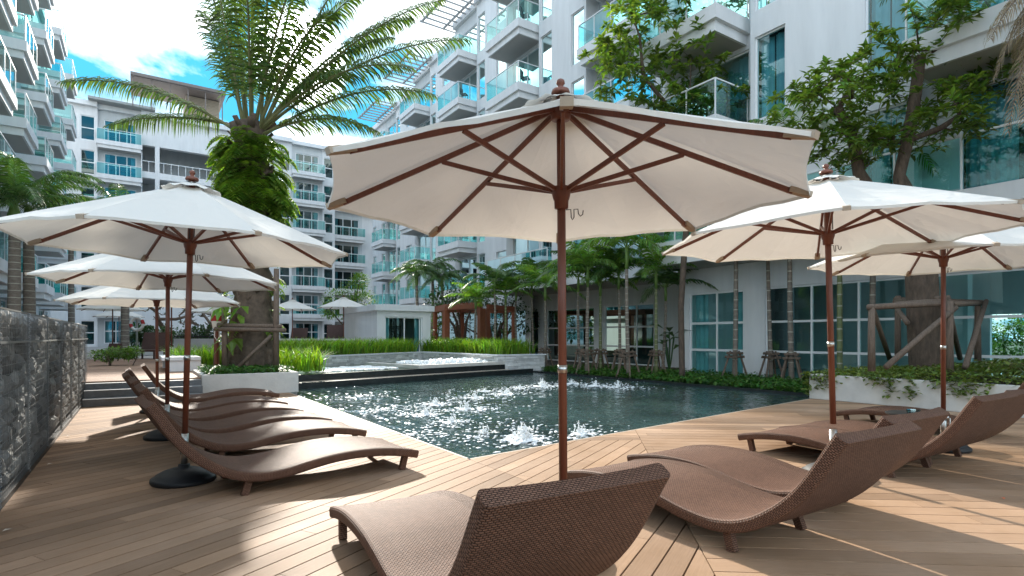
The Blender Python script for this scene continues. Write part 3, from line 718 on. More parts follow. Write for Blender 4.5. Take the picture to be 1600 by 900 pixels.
lw_.build('wall', greyplaster, lbld); lc.box((-19, 8.1, 0), (-7.3, 59.9, TOP - .1)); lc.build('room_shade_fill', dark_in, lbld)  # near-black block in place of the shaded rooms
for h in holes:
    if inview(-6, (h[0] + h[1]) / 2, (h[2] + h[3]) / 2, 80):
        window(lbld, f, *h, glass_win, 'sliding_door' if h[1] - h[0] > 2 else 'window', mull=((h[0] + h[1]) / 2,), curtain=.3)
for a, b in cols:
    for z in LL:
        if inview(-4, a, z + .5, 120): balcony(lbld, b - a, 2.0, (-4.0, a, z), R(90))

# ================================================================== GABION WALL
gw = thing('gabion_wall', 'long stone filled wire gabion wall along the left edge of the deck', 'gabion wall', (-.94, 5, 0))
gw.location = (0, 0, 0); rg = random.Random(11)
GH = 1.66
co = MB(); co.box((-1.75, -1.5, .01), (-1.12, 15.9, 1.5)); co.build('core', dark_in, gw)
stn = MB(); pal = MB()
y = -1.5
while y < 15.9:
    near = y < 8.5; h = rg.uniform(.17, .26) if near else rg.uniform(.2, .28); z = .06
    while z < GH - .04:
        ry, rz_ = rg.uniform(.10, .17) * (1 if near else 1.3), rg.uniform(.07, .135) * (1 if near else 1.2)
        tgt = pal if (z > 1.38 and y < 6.2) else stn
        tgt.blob((-1.06 + rg.uniform(-.03, .02), y + rg.uniform(-.05, .05), min(z + rz_ * .6, GH - .08)), (.085, ry, rz_), rg, .16, 1 if near else 0)
        z += rz_ * 1.55
    y += h
y = -1.5
while y < 15.9:                                             # stones on the top layer
    for x in (-1.2, -1.42, -1.64): stn.blob((x, y, 1.56), (.13, .14, .09), rg, .2, 1)
    y += .22
stn.build('stones', gabstone, gw, smooth=False); pal.build('pale_stones', palestone, gw)
wr = MB(); WX = -.95
for i in range(21): wr.box((WX, -1.5, .02 + i * .082), (WX + .003, 15.9, .0235 + i * .082))
yy = -1.5
while yy < 15.9:
    wr.box((WX + .004, yy, .02), (WX + .007, yy + .0035, GH)); yy += .082 if yy < 9 else .14
for yy in (1.6, 3.1, 4.6, 6.1, 7.6, 9.1, 10.6, 12.1, 13.6, 15.1):       # seams: spiral lacing where the baskets meet
    for j in range(40): wr.tube([(WX + .012, yy - .02, .02 + j * .041), (WX + .03, yy + .0, .04 + j * .041), (WX + .012, yy + .02, .061 + j * .041)], .004, 4, False)
    wr.bar((WX + .01, yy, .02), (WX + .01, yy, GH), .014)
wr.bar((WX + .008, -1.5, 1.37), (WX + .008, 15.9, 1.37), .02); wr.bar((WX, -1.5, GH), (WX, 15.9, GH), .014)
for k in range(120): wr.bar((WX, -1.5 + k * .145, GH), (-1.74, -1.5 + k * .145, GH), .005)
for k in range(6): wr.bar((WX - .13 * k - .1, -1.5, GH + .004), (WX - .13 * k - .1, 15.9, GH + .004), .005)
wr.build('wire_mesh', wirem, gw)
bs = MB(); bs.box((-1.0, -1.5, .0), (-.93, 14.19, .05)); bs.build('base_rail', dark_metal, gw)

# ================================================================== PARASOLS
def make_parasol(label, loc, rz, detail=True, R_=1.525, rim=2.29, apex=2.94, group=None):
    t = thing('parasol', label, 'parasol', loc, rz, group); n = 8; rg = random.Random(5)
    cv = MB(); NR, NA = 8, 6
    def pt(k, i, j):
        a = 2 * math.pi * k / n; fa = i / NA; t_ = .09 + (1 - .09) * j / NR
        p0 = Vector((math.cos(a), math.sin(a))); p1 = Vector((math.cos(a + 2 * math.pi / n), math.sin(a + 2 * math.pi / n)))
        q = p0.lerp(p1, fa) * R_ * t_; bow = math.sin(math.pi * fa)
        q *= 1 - .022 * bow * t_ ** 4
        z = apex - .03 + (rim - apex + .03) * (t_ ** 1.06) - .030 * bow * math.sin(math.pi * min(1, t_)) - .009 * math.sin(9 * fa + 2.3 * k + 3 * t_) * bow * t_ - .004 * math.sin(23 * fa + k * k) * bow * t_ * t_ + .012 * bow * t_ ** 5
        return (q.x, q.y, z)
    for k in range(n):
        vs = [pt(k, i, j) for j in range(NR + 1) for i in range(NA + 1)]
        for i in range(NA + 1): x, y, z = vs[NR * (NA + 1) + i]; vs.append((x * .998, y * .998, z - .022))
        cv.add(vs, [(j * (NA + 1) + i, j * (NA + 1) + i + 1, (j + 1) * (NA + 1) + i + 1, (j + 1) * (NA + 1) + i) for j in range(NR + 1) for i in range(NA)])
    c = cv.build('canopy', canvas_m, t, smooth=False)
    vt = MB(); m = 64; vs = [(0, 0, apex + .012)]
    for j, (r, dz) in enumerate(((.11, -.042), (.20, -.082), (.265, -.108))):
        for i in range(m):
            a = 2 * math.pi * i / m; s = abs(math.cos(4 * a)); lift = (1 - s) * (.05 if j == 2 else .025 if j == 1 else 0) + rg.uniform(-.006, .006) * (j > 0)
            q = r * (.93 + .07 * s); vs.append((q * math.cos(a), q * math.sin(a), apex + dz + lift * .3 + .012 + .008 * math.sin(13 * a) * (j == 2)))
    fs = [(0, 1 + i, 1 + (i + 1) % m) for i in range(m)] + [(1 + j * m + i, 1 + j * m + (i + 1) % m, 1 + (j + 1) * m + (i + 1) % m, 1 + (j + 1) * m + i) for j in (0, 1) for i in range(m)]
    vt.add(vs, fs); vt.build('vent', canvas_m, c, smooth=True)
    po = MB(); po.tube([(0, 0, .4 if detail else 0), (0, 0, apex + .03)], .027, 14); po.build('pole', teak, t, smooth=True)
    fn = MB(); fn.lathe([(.055, 0), (.06, .012), (.055, .03), (.03, .04), (.018, .05), (.018, .06), (.028, .072), (.024, .092), (.006, .104)], 16, (0, 0, apex + .012)); fn.build('finial', teak, t, smooth=True)
    if not detail: 
        for k in range(n):
            a = 2 * math.pi * k / n; r = MB(); d = Vector((math.cos(a), math.sin(a), 0)); r.bar(d * .05 + Vector((0, 0, apex - .09)), d * R_ * .97 + Vector((0, 0, rim - .035)), .02, .03); r.build('rib', teak, t)
        b = MB(); b.lathe([(.3, 0), (.3, .03), (.1, .08), (.04, .2)], 16); b.build('base', black_plastic, t); return t
    sz = 2.337 - 2.29 + rim
    hb = MB(); hb.lathe([(.028, -.05), (.06, -.045), (.066, 0), (.05, .04), (.028, .045)], 16, (0, 0, apex - .10)); hb.build('top_hub', teak, t, smooth=True)
    sl_ = MB(); sl_.lathe([(.028, -.11), (.044, -.105), (.046, -.055), (.05, -.05), (.058, -.02), (.062, .015), (.058, .03), (.03, .035)], 18, (0, 0, sz)); sl = sl_.build('slider', teak, t, smooth=True)
    hk = MB(); a0 = R(80); ux, uy = math.cos(a0), math.sin(a0)
    hk.tube([(r_ * ux, r_ * uy, sz - .115 + z_) for r_, z_ in ((.03, 0), (.06, 0), (.062, -.05), (.07, -.065), (.08, -.05), (.08, -.0), (.105, 0), (.108, -.03), (.12, -.045), (.135, -.035), (.138, -.01))], .0035, 6); hk.build('hook', dark_metal, sl)
    for k in range(n):
        a = 2 * math.pi * k / n; d = Vector((math.cos(a), math.sin(a), 0)); rr_ = lambda q: Vector(pt(k, 0, 0)) * 0 + Vector(pt(k, 0, NR)).lerp(Vector((0, 0, apex - .03)), 1 - q) + Vector((0, 0, -.032))
        r = MB(); r.bar(d * .055 + Vector((0, 0, apex - .09)), rr_(.93), .022, .032); rb_ = r.build('rib', teak, t, bevel=.003)
        s_ = MB(); sd_ = d.cross(Vector((0, 0, 1))) * .0; s_.bar(d * .055 + Vector((0, 0, sz + .01)), rr_(.5) + Vector((0, 0, -.018)), .02, .028); s_.build('strut', teak, rb_, bevel=.003)
        p = MB(); p.bar(rr_(.915) + Vector((0, 0, .006)), rr_(1.0) + Vector((0, 0, .02)), .05, .034); p.build('pocket', pocket_m, c)
    cd = MB()
    for s in (-1, 1): 
        cd.tube([(s * .036, .012, sz + .04), (s * .040, .016, (sz + apex) / 2), (s * .036, .012, apex - .14)], .003, 5); cd.tube([(s * .045, .012, sz + .04), (s * .046, .016, (sz + apex) / 2), (s * .04, .012, apex - .14)], .003, 5)
        cd.tube([(s * .04, .012, sz + .30), (s * .04, .012, sz + .34)], .009, 6)
    cd.build('cord', dark_metal, t)
    cl = MB(); cl.lathe([(.031, 0), (.031, .05)], 14, (0, 0, 1.19)); cl.build('joint_plate', steel, t, smooth=True)
    sv = MB(); sv.tube([(0, 0, .1), (0, 0, .47)], .033, 14); sv.cbox((.045, 0, .40), (.03, .03, .05)); sv.tube([(.05, 0, .40), (.075, 0, .40), (.075, 0, .3), (.06, 0, .28)], .007, 6); sv.build('sleeve', steel, t, smooth=True)
    bb = MB(); bb.lathe([(.278, 0), (.287, .02), (.283, .042), (.27, .05), (.26, .054), (.24, .075), (.185, .105), (.11, .13), (.055, .142), (.05, .17), (.036, .175)], 40); bb.build('base', black_plastic, t, smooth=True)
    return t
def cam_ang(deg): return R(deg) - YAW               # plan angle of a direction given in view axes (0 = right, 90 = away)
def lean(o, deg, axis_yaw=-YAW):
    ax = Vector((math.sin(YAW), math.cos(YAW), 0)); m = Matrix.Rotation(R(deg), 4, ax) @ Matrix.Rotation(o.rotation_euler.z, 4, 'Z'); o.rotation_euler = m.to_euler()
PG = 'octagonal cream parasols standing between the sun loungers'
pc0 = at(881, 3.57); a_c = math.atan2(-pc0[1], -pc0[0])
P0 = make_parasol('largest cream parasol in the middle, seen from underneath with its brown ribs spread', (pc0[0], pc0[1], 0), a_c + R(1), group=PG)
for lab, (px, d), rot, dz, ln in (
    ('cream parasol at front left whose round black base shows beside the nearest wicker lounger', (287, 5.53), cam_ang(3), 0, 1.6),
    ('middle cream parasol of the left row, half hidden under the front left one', (261, 7.9), cam_ang(2), -.11, .3),
    ('farthest cream parasol of the left row, standing next to the dark steps', (246, 10.6), cam_ang(4), -.24, -.4),
    ('cream parasol right of the middle one, its pole rising between two wicker lounger backs', (1304, 5.75), cam_ang(20), .13, -1.6),
    ('cream parasol at the right edge with a steel pole sleeve beside the glass ashtray', (1474, 7.1), cam_ang(24), .07, 0)):
    p = at(px, d); o = dup(P0, lab, (p[0], p[1], 0), rot - R(90), dz=dz, scale=(1.09, 1.09, 1) if px == 1304 else None); lean(o, ln)
lean(P0, -.4)
PF = None
for lab, px, d, z in (
    ('small far parasol left of the white life ring, over the terrace', 176, 27, .45), ('far parasol over the dark hedge behind the wicker chair', 268, 23, .45),
    ('far parasol mostly hidden behind the trunk of the big palm', 338, 30, .45),
    ('far parasol above the red stone wall, left of the pair', 457, 33, .75), ('far parasol above the red stone wall, next to the white pavilion', 537, 31, .75), ('low far parasol glimpsed behind the one left of the life ring', 186, 36, .45)):
    p = at(px, d)
    if PF is None: PF = o = make_parasol(lab, (*p, z), .3, False, 1.45, 2.25, 2.85, 'distant parasols on the terrace')
    else: o = dup(PF, lab, (*p, z), px * .1)

# ================================================================== SUN LOUNGERS
TOPC = [(.0, .885), (.06, .79), (.14, .66), (.22, .545), (.32, .435), (.43, .345), (.54, .275), (.66, .225), (.80, .197), (.93, .194), (1.1, .21), (1.29, .243), (1.5, .272), (1.72, .282), (1.95, .274), (2.15, .25), (2.32, .217), (2.42, .192)]
def make_lounger(label, loc, rz, group):
    t = thing('sun_lounger', label, 'sun lounger', loc, rz, group); Wd = .92
    P_ = [Vector((x, 0, z)) for x, z in TOPC]; m = MB()
    fine = []                                            # resample by Catmull-Rom
    for i in range(len(P_) - 1):
        a, b, c, d = P_[max(i-1, 0)], P_[i], P_[i+1], P_[min(i+2, len(P_)-1)]
        for k in range(4):
            u = k / 4; fine.append(.5 * ((2*b) + (c-a)*u + (2*a-5*b+4*c-d)*u*u + (3*b-a-3*c+d)*u**3))
    fine.append(P_[-1]); n = len(fine); s = [0]
    for i in range(1, n): s.append(s[-1] + (fine[i] - fine[i-1]).length)
    sec = []; uvx = []                                   # rounded cross section: (across, depth below the top surface)
    hw, th, r = Wd / 2, .085, .022
    ring = [(-hw + r, 0), (-hw + r * .3, -r * .3), (-hw, -r), (-hw, -th + r), (-hw + r * .3, -th + r * .3), (-hw + r, -th)]
    mid = [(-hw / 2, -th), (0, -th), (hw / 2, -th)]
    ringR = [(-x, z) for x, z in ring[::-1]]
    top = [(hw * .72, -.008), (hw * .36, -.014), (0, -.016), (-hw * .36, -.014), (-hw * .72, -.008)]
    sec = ring + mid + ringR + top; ns = len(sec); vs = []; uv = []
    for i, p in enumerate(fine):
        tg = (fine[min(i+1, n-1)] - fine[max(i-1, 0)]).normalized(); nm = Vector((-tg.z, 0, tg.x)); nm = nm if nm.z > 0 or abs(nm.z) < .2 and nm.x > 0 else -nm
        l = 0; kx = 1.0
        for j, (a, dn) in enumerate(sec):
            q = p + nm * dn; vs.append((q.x, a, q.z))
            if j: l += math.hypot(a - sec[j-1][0], dn - sec[j-1][1])
            uv.append((l, s[i]))
    fs = [(i * ns + j, i * ns + (j + 1) % ns, (i + 1) * ns + (j + 1) % ns, (i + 1) * ns + j) for i in range(n - 1) for j in range(ns)]
    m.add(vs, fs, uv)
    for i in (0, n - 1):                                 # woven end caps
        e = vs[i * ns:(i + 1) * ns]; m.add(e, [tuple(range(ns))], [(q[1], q[2] * 1.0 + q[0]) for q in e])
    m.build('woven_seat', wicker_m, t, smooth=False)
    for x, zt in ((.70, .13), (2.26, .15)):
        for sgn in (-1, 1):
            l = MB(); vv = l.bar((x + .03, sgn * (hw - .07), zt + .02), (x - .02, sgn * (hw - .06), 0), .05, .06, (1, 0, 0)); 
            l.uv = [(p[1] + p[0], p[2]) for p in l.v]; l.build('leg', wicker_m, t)
    return t
# left row: heads to the left (-x), feet to the pool; right rows: heads towards the camera
LG = 'brown wicker wave loungers set out round the pool'
Ld = None
for lab, x, y, rz in (
    ('nearest wicker lounger of the left row, the round black parasol base under its head', .08, 5.86, R(5)),
    ('second wicker lounger of the left row, just behind the nearest one', .06, 7.50, R(3.5)),
    ('third wicker lounger of the left row, in front of the second parasol pole', -.02, 8.80, R(2.5)),
    ('fourth wicker lounger of the left row, behind the second parasol pole', -.12, 10.12, R(2)),
    ('fifth wicker lounger of the left row, one before the last near the steps', -.10, 11.40, R(2)),
    ('last wicker lounger of the left row, closest to the concrete palm planter', .12, 13.25, R(1)),
    ('nearest wicker lounger of all, its high back turned to the viewer at the bottom centre', 1.42, 1.68, R(86)),
    ('wicker lounger right of the bottom centre one, nearest of the right hand loungers', 3.66, 1.60, R(89)),
    ('wicker lounger pressed against its nearer twin, just before the right parasol pole', 4.64, 1.78, R(89)),
    ('wicker lounger behind the right parasol pole, its foot end on the sunny boards', 6.72, 1.92, R(89)),
    ('wicker lounger at the right edge with the black ashtray table at its far side', 7.68, 1.95, R(89)),
    ('farthest wicker lounger on the right, below the creeper covered planter', 9.95, 2.35, R(88))):
    if Ld is None: Ld = make_lounger(lab, (x, y, 0), rz, LG)
    else: dup(Ld, lab, (x, y, 0), rz, scale=(1, .95, 1) if x == 1.42 else None)
# ashtray on a small round black table beside the right edge parasol
q = at(1468, 7.35)
tb_ = thing('side_table', 'low round black side table beside the right edge parasol pole', 'side table', (q[0] + .02, q[1] + .33, 0))
m = MB(); m.lathe([(.29, .36), (.30, .37), (.30, .385), (.28, .39)], 32); m.build('table_top', black_plastic, tb_, smooth=False)
m = MB(); m.lathe([(.2, 0), (.2, .02), (.03, .04), (.03, .36)], 20); m.build('pedestal', dark_metal, tb_)
m = MB(); m.lathe([(.075, 0), (.085, .055), (.078, .055), (.068, .012), (.01, .01)], 8)
a_ = m.build('ashtray', glassmat('ashtray_glass', (.7, .75, .75), .2), loc=(q[0] - .10, q[1] + .26, .391)); tag(a_, 'faceted glass ashtray on the black side table', 'ashtray')

# ================================================================== PLANTERS, BENCHES, LOW WALLS
def bed(mb, x0, x1, y0, y1, z, n, rng, hgt=.18):
    for _ in range(n): yield (rng.uniform(x0, x1), rng.uniform(y0, y1), z + rng.uniform(0, hgt))
rg = random.Random(21)
m = MB(); m.box((1.245, 14.98, .001), (3.42, 15.12, .52)); m.box((1.245, 15.121, .001), (1.385, 17.6, .52)); m.box((3.28, 15.121, -.3), (3.42, 17.6, .52)); m.box((1.386, 17.46, .001), (3.279, 17.6, .52))
lp = thing('concrete_planter', 'pale concrete box planter round the foot of the big fern covered palm', 'planter'); m.build('planter_wall', concrete, lp, bevel=.012)
m = MB(); m.box((1.386, 15.122, .1), (3.279, 17.459, .46)); m.build('soil', soil, lp)
gc = MB(); scatter(gc, bed(gc, 1.36, 3.32, 15.06, 17.5, .48, 2200, rg, .17), rg, .11, .07); struct(gc.build('planter_ground_cover', cover_leaf), 'small leaved green ground cover in the palm planter', 'stuff')
rp = thing('concrete_planter', 'long pale concrete planter with creepers behind the right loungers', 'planter')
m = MB(); m.box((12.85, -5, .001), (13.0, 7.0, .56)); m.box((13.001, 6.85, .001), (17.0, 7.0, .56)); m.build('planter_wall', concrete, rp, bevel=.012)
m = MB(); m.box((13.001, -5, 0), (17.2, 6.849, .48)); m.build('soil', soil, rp)
gc = MB()
def mound(x, y): return .50 + .38 * math.exp(-((x - 14.7) ** 2 + (y - 3.0) ** 2 * .35) / 2.2)
pts = []
for _ in range(17000):
    x, y = rg.uniform(12.85, 17), rg.uniform(-3, 7.0); pts.append((x, y, mound(x, y) + rg.uniform(-.02, .14)))
for k in range(26):                                       # trailing runners hanging over the front edge
    y = rg.uniform(-2, 7.0); ln = rg.uniform(.05, .42); w = rg.uniform(.1, .3)
    for _ in range(int(20 + 120 * ln)): pts.append((12.84 - abs(rg.gauss(0, .03)), y + rg.gauss(0, w * .5), .60 - ln * rg.random() ** 1.3))
for _ in range(700): pts.append((rg.uniform(12.8, 13.6), 7.02 + abs(rg.gauss(0, .05)), .58 - .5 * rg.random() ** 2))
scatter(gc, pts, rg, .10, .07); struct(gc.build('creeper_ground_cover', creeper_leaf), 'trailing creepers over the long right planter', 'stuff')
gc = MB(); pts = [(rg.gauss(14.6, .5), rg.gauss(3.0, .8), 0) for _ in range(900)]; pts = [(x, y, mound(x, y) + .03 + rg.uniform(0, .1)) for x, y, z in pts]
scatter(gc, pts, rg, .10, .03); struct(gc.build('dry_leaf_litter', dry_leaf), 'dry brown leaf litter round the tree foot', 'stuff')
# garden strip ground cover by the shop windows
gc = MB(); pts = [(rg.uniform(14.2, 17.3), rg.uniform(6.9, 19.2), rg.uniform(0, .2)) for _ in range(9000)]
pts += [(rg.uniform(14.0, 14.4), rg.uniform(7.0, 19.2), rg.uniform(0, .12)) for _ in range(2200)]
scatter(gc, pts, rg, .13, .085); struct(gc.build('garden_ground_cover', cover_leaf), 'low bright green ground cover under the ringed palms', 'stuff')
# stacked stone planter wall behind the upper pools, with ornamental grass
sw = thing('stone_planter', 'low stacked white stone planter wall full of grass behind the bubbling pool', 'planter')
m = MB(); cp_ = MB()
def stones_along(mb, p, q, z0, z1, th, rng):
    p, q = Vector((*p, 0)), Vector((*q, 0)); d = (q - p).normalized(); n = Vector((-d.y, d.x, 0)); L_ = (q - p).length; z = z0
    while z < z1 - .02:
        h = min(rng.uniform(.05, .09), z1 - z); s = 0
        while s < L_ - .01:
            l = min(rng.uniform(.2, .55), L_ - s); o = rng.uniform(0, .03)
            a, b = p + d * s, p + d * (s + l - .006); mb.prism([(a.x - n.x * o, a.y - n.y * o), (b.x - n.x * o, b.y - n.y * o), (b.x + n.x * th, b.y + n.y * th), (a.x + n.x * th, a.y + n.y * th)], z, z + h - .005); s += l
        z += h
for a, b in ((L1, L2), (L2, L3), (L3, L4)): stones_along(m, a, b, -.1, .64, .2, rg)
m.build('stone_wall', whitestone, sw)
for a, b in ((L1, L2), (L2, L3), (L3, L4)):
    d = (Vector(b) - Vector(a)).normalized(); n_ = Vector((-d.y, d.x)); e0, e1 = Vector(a) - d * .03, Vector(b) + d * .06
    cp_.prism([tuple(e0 - n_ * .04), tuple(e1 - n_ * .04), tuple(e1 + n_ * .24), tuple(e0 + n_ * .24)], .641 + .002 * len(cp_.v) / 8, .69 + .002 * len(cp_.v) / 8)
cp_.build('coping', plaster, sw)
m = MB(); m.prism([(12.3, 19.4), (14.2, 19.2), (14.2, 28), (11.6, 28), (11.6, 25.4)], -.9, .6); m.prism([(4.3, 21.2), (11.4, 25.5), (11.0, 27), (3.5, 22.6)], -.9, .6); m.build('soil', soil, sw)
gb = MB()
def blades(mb, pts, rng, h, w):
    for x, y, z in pts:
        a = rng.uniform(0, 6.283); l = h * rng.uniform(.6, 1.2); bend = rng.uniform(.15, 1.0) * l; dx, dy = math.cos(a), math.sin(a); wx, wy = -dy * w / 2, dx * w / 2
        v = [(x - wx, y - wy, z), (x + wx, y + wy, z), (x + dx * bend * .35 + wx, y + dy * bend * .35 + wy, z + l * .65), (x + dx * bend * .35 - wx, y + dy * bend * .35 - wy, z + l * .65), (x + dx * bend, y + dy * bend, z + l * rng.uniform(.8, 1.0))]
        mb.add(v, [(0, 1, 2, 3), (3, 2, 4)])
pts = []
for _ in range(4200):
    t = rg.random(); o = rg.uniform(.25, 1.4); p = Vector(L1).lerp(Vector(L2), t); d = (Vector(L2) - Vector(L1)).normalized(); pts.append((p.x - d.y * o, p.y + d.x * o, .6))
for _ in range(4200): pts.append((rg.uniform(12.25, 14.1), rg.uniform(19.4, 27), .6))
for _ in range(700): pts.append((rg.uniform(3.4, 4.9), rg.uniform(17.7, 20.6), .35))
blades(gb, pts, rg, .74, .032); struct(gb.build('ornamental_grass', grass_m), 'bright green arching ornamental grass behind the pools', 'stuff')
gb = MB(); blades(gb, [(rg.uniform(.9, 2.6), rg.uniform(19.5, 22), .45) for _ in range(900)] + [(rg.uniform(-6.5, -4.2), rg.uniform(33, 35), .45) for _ in range(300)], rg, .7, .03); struct(gb.build('reed_grass', grass_m), 'tall pale green grass behind the white bench', 'stuff')
# spa: pale rim round the bubbling pool
sp = thing('spa_pool', 'raised bubbling spa pool with a pale stone rim above the dark weirs', 'spa pool')
m = MB(); ca, cb_ = .50, .935
def rimseg(a0, a1, o0, o1): 
    p = [wp(a0, o0, 0), wp(a1, o0, 0), wp(a1, o1, 0), wp(a0, o1, 0)]; m.prism([(q[0], q[1]) for q in p], .301, .42)
rimseg(ca, cb_, .74, 1.0); rimseg(ca, ca + .03, 1.001, 4.2); rimseg(cb_ - .025, cb_, 1.001, 3.2); m.build('rim', concrete, sp)
m = MB(); p = [wp(ca + .03, 1.0, 0), wp(cb_ - .025, 1.0, 0), wp(cb_ - .025, 3.6, 0), wp(ca + .03, 4.2, 0)]; m.prism([(q[0], q[1]) for q in p], .297, .385); m.build('spa_water', upwater_m, sp)
m = MB()
for _ in range(280):
    t, o = rg.uniform(ca + .06, cb_ - .04), rg.uniform(1.1, 3.0); q = wp(t, o, .39); k = rg.uniform(.05, .16); m.blob((q[0], q[1], q[2]), (k, k, k * rg.uniform(.5, 1.1)), rg, .3, 1)
m.build('foam', foam_m, sp)
m = MB()
for _ in range(260):
    t, o = rg.uniform(.03, .48), rg.gauss(2.6, .5); q = wp(t, o, .295); k = rg.uniform(.08, .22); m.blob((q[0], q[1], q[2]), (k, k * .7, .035), rg, .3, 1)
o = m.build('foam', foam_m); struct(o, 'white foam drifting over the shallow upper pool', 'stuff')
# water jets in the main pool
JG = 'water jets bubbling up through the pool surface'
jets = []
for px, py, s_j, lab in ((820, 688, 1.25, 'largest splashing water jet, near the pool corner by the middle parasol pole'), (757, 680, .8, 'low splash of water just left of the largest jet'), (905, 678, .8, 'splash right behind the middle parasol pole'),
      (847, 604, 1.1, 'tall water jet left of the middle parasol pole at the back of the pool'), (893, 600, .8, 'small water jet just right of the middle parasol pole'), (930, 603, .9, 'water jet second from the right at the back of the pool'), (966, 605, 1.0, 'rightmost water jet at the back of the pool'),
      (812, 607, .6, 'low jet left of the tall back jet'), (790, 616, .8, 'foaming jet in the middle of the back line of bubbles'), (757, 612, .6, 'small jet at the left end of the back line of bubbles'), (742, 622, .8, 'foaming jet in the glittering left half of the pool'),
      (728, 640, .9, 'broad foam dome in the glittering left half of the pool'), (680, 632, .8, 'foam dome close to the left edge of the pool'), (665, 648, .9, 'broad foam patch nearest the left lounger feet'), (706, 660, .7, 'foam patch between the left loungers and the largest jet')):
    q = gp(px, py, -.05); m = MB(); rj = random.Random(px)
    for _ in range(int(70 * s_j)):
        a, r = rj.uniform(0, 6.28), abs(rj.gauss(0, .34)) * s_j; k = rj.uniform(.012, .034) * s_j * (1.3 - min(1, r)); m.blob((r * math.cos(a), r * math.sin(a), rj.uniform(-.008, .006)), (k * 1.6, k * 1.6, k * .5), rj, .4, 0)
    for _ in range(int(130 * s_j)):
        h = min(.26, abs(rj.gauss(0, .085))) * s_j; a, r = rj.uniform(0, 6.28), abs(rj.gauss(0, .045 + .25 * h)) * s_j; k = rj.uniform(.004, .016) * s_j * (1.25 - 2.5 * h / s_j * .8); m.blob((r * math.cos(a), r * math.sin(a), h), (k, k, k * 1.6), rj, .45, 0)
    o = m.build('water_jet', foam_m, loc=(q[0], q[1], -.045)); tag(o, lab, 'water jet', JG)
m = MB(); rf_ = random.Random(77)  # white flecks: jet foam plus sun glitter made as solid specks
for _ in range(2600):
    jx, jy = rf_.choice(JETS); a, r_ = rf_.uniform(0, 6.283), abs(rf_.gauss(0, .62)); x, y_ = jx + r_ * 1.25 * math.cos(a), jy + r_ * math.sin(a)
    if x < 3.35 or y_ < 5.9 + .125 * (x - 3.2) or y_ > 16: continue
    k = rf_.uniform(.008, .026); m.blob((x, y_, -.036), (k * rf_.uniform(1, 2.2), k, k * .4), rf_, .4, 0)
struct(m.build('pool_foam_glints', foam_m), 'white foam flecks round the water jets, doubling as painted sun glints', 'stuff')
# white bench, shrub, wicker chair, hedge box
bn = thing('concrete_bench', 'low white concrete bench on the raised terrace left of the palm planter', 'bench', (1.0, 18.6, .45))
m = MB(); m.box((-.45, -.4, .30), (.5, 2.2, .40)); m.build('seat', plaster, bn, bevel=.01); m = MB(); m.box((-.35, -.35, 0), (.5, -.2, .299)); m.build('leg', plaster, bn); m = MB(); m.box((-.35, 1.9, 0), (.5, 2.1, .299)); m.build('leg', plaster, bn)

# ================================================================== BIG PALM
VX = lambda X, Y, Z=0: Vector((.8328 * X + .5536 * Y, -.5536 * X + .8328 * Y, Z))     # view axes -> plan
def pxz(px, py, d): return VX((px - 800) / FPX * d, d, EYE + (526 - py) * d / FPX)
rg = random.Random(31)
bp0 = at(392, 15.9); D = 15.9
bpalm = thing('palm_tree', 'tall palm with a thick fern covered trunk and feathery fronds in the concrete planter', 'palm tree')
m = MB(); pts = []; rad = []
for i in range(27):
    t = i / 26; z = .4 + 7.0 * t; pts.append(VX((392 - 800 + 6 * math.sin(t * 3) - 4 * t) / FPX * D, D, z)); rad.append((.64 - .12 * min(1, t * 3) - .10 * t + .05 * math.sin(t * 40) + rg.uniform(-.03, .03)))
m.tube(pts, rad, 22)
for i in range(len(m.v)):
    x, y, z = m.v[i]; k = rg.uniform(-.05, .05); m.v[i] = (x + k, y + rg.uniform(-.05, .05), z)
for k in range(260):                                        # old frond stubs and root lumps
    t = rg.uniform(0, 1); a = rg.uniform(0, 6.28); i = int(t * 26); c = pts[i]; r = rad[i]
    if t < .40: m.blob((c.x + r * .9 * math.cos(a), c.y + r * .9 * math.sin(a), c.z), (.09, .09, rg.uniform(.1, .34)), rg, .4, 1)
    elif t > .55: h_ = rg.uniform(.1, .22) + .3 * max(0, t - .85); m.bar(c + Vector((math.cos(a), math.sin(a), 0)) * r * .7, c + Vector((math.cos(a) * (r + h_), math.sin(a) * (r + h_), h_ * 1.5)), .13, .05)
m.build('trunk', oldbark, bpalm, smooth=True)
m = MB(); cb0 = VX((393 - 800) / FPX * D, D, 7.15)
specs = [(100, 128, -.8, 1.1), (172, 196, .8, .6), (690, 0, .6, 1.3), (728, 62, -.5, 1.4), (676, 148, .6, 1.3), (588, 205, -.6, .9), (560, -70, 1.0, .8), (610, 60, 1.6, 1.2), (500, -160, -.6, .5), (430, -230, .5, .3), (395, -250, -.6, .2), (350, -190, .8, .3),
         (330, -60, -1.2, .6), (318, 20, 1.2, .9), (300, -120, 1.0, .6), (520, 20, -1.8, 1.3), (470, -60, -2.4, 1.0), (385, -40, -2.6, 1.2), (440, 60, 3.0, 1.6), (545, 120, 2.2, 1.5), (355, -60, 2.2, .9), (640, 105, -1.4, 1.4), (640, 30, 1.2, 1.4), (560, -10, -.4, 1.2)]
for px, py, dd, sag in specs:
    tip = VX((px - 800) / FPX * (D + dd), D + dd, EYE + (526 - py) * (D + dd) / FPX)
    dirv = tip - cb0; a = cb0 + Vector((dirv.x, dirv.y, 0)).normalized() * .25 + Vector((0, 0, rg.uniform(-.1, .2)))
    mid = a.lerp(tip, .55) + Vector((0, 0, sag * .9))
    frond(m, a, mid, tip, 66, .86, .05, .78, .05, rg, .16, fwd=.75)
m.build('crown', [palm_leaf, pbr('frond_stalk', (.17, .17, .07), .6, .2, 5)], bpalm)
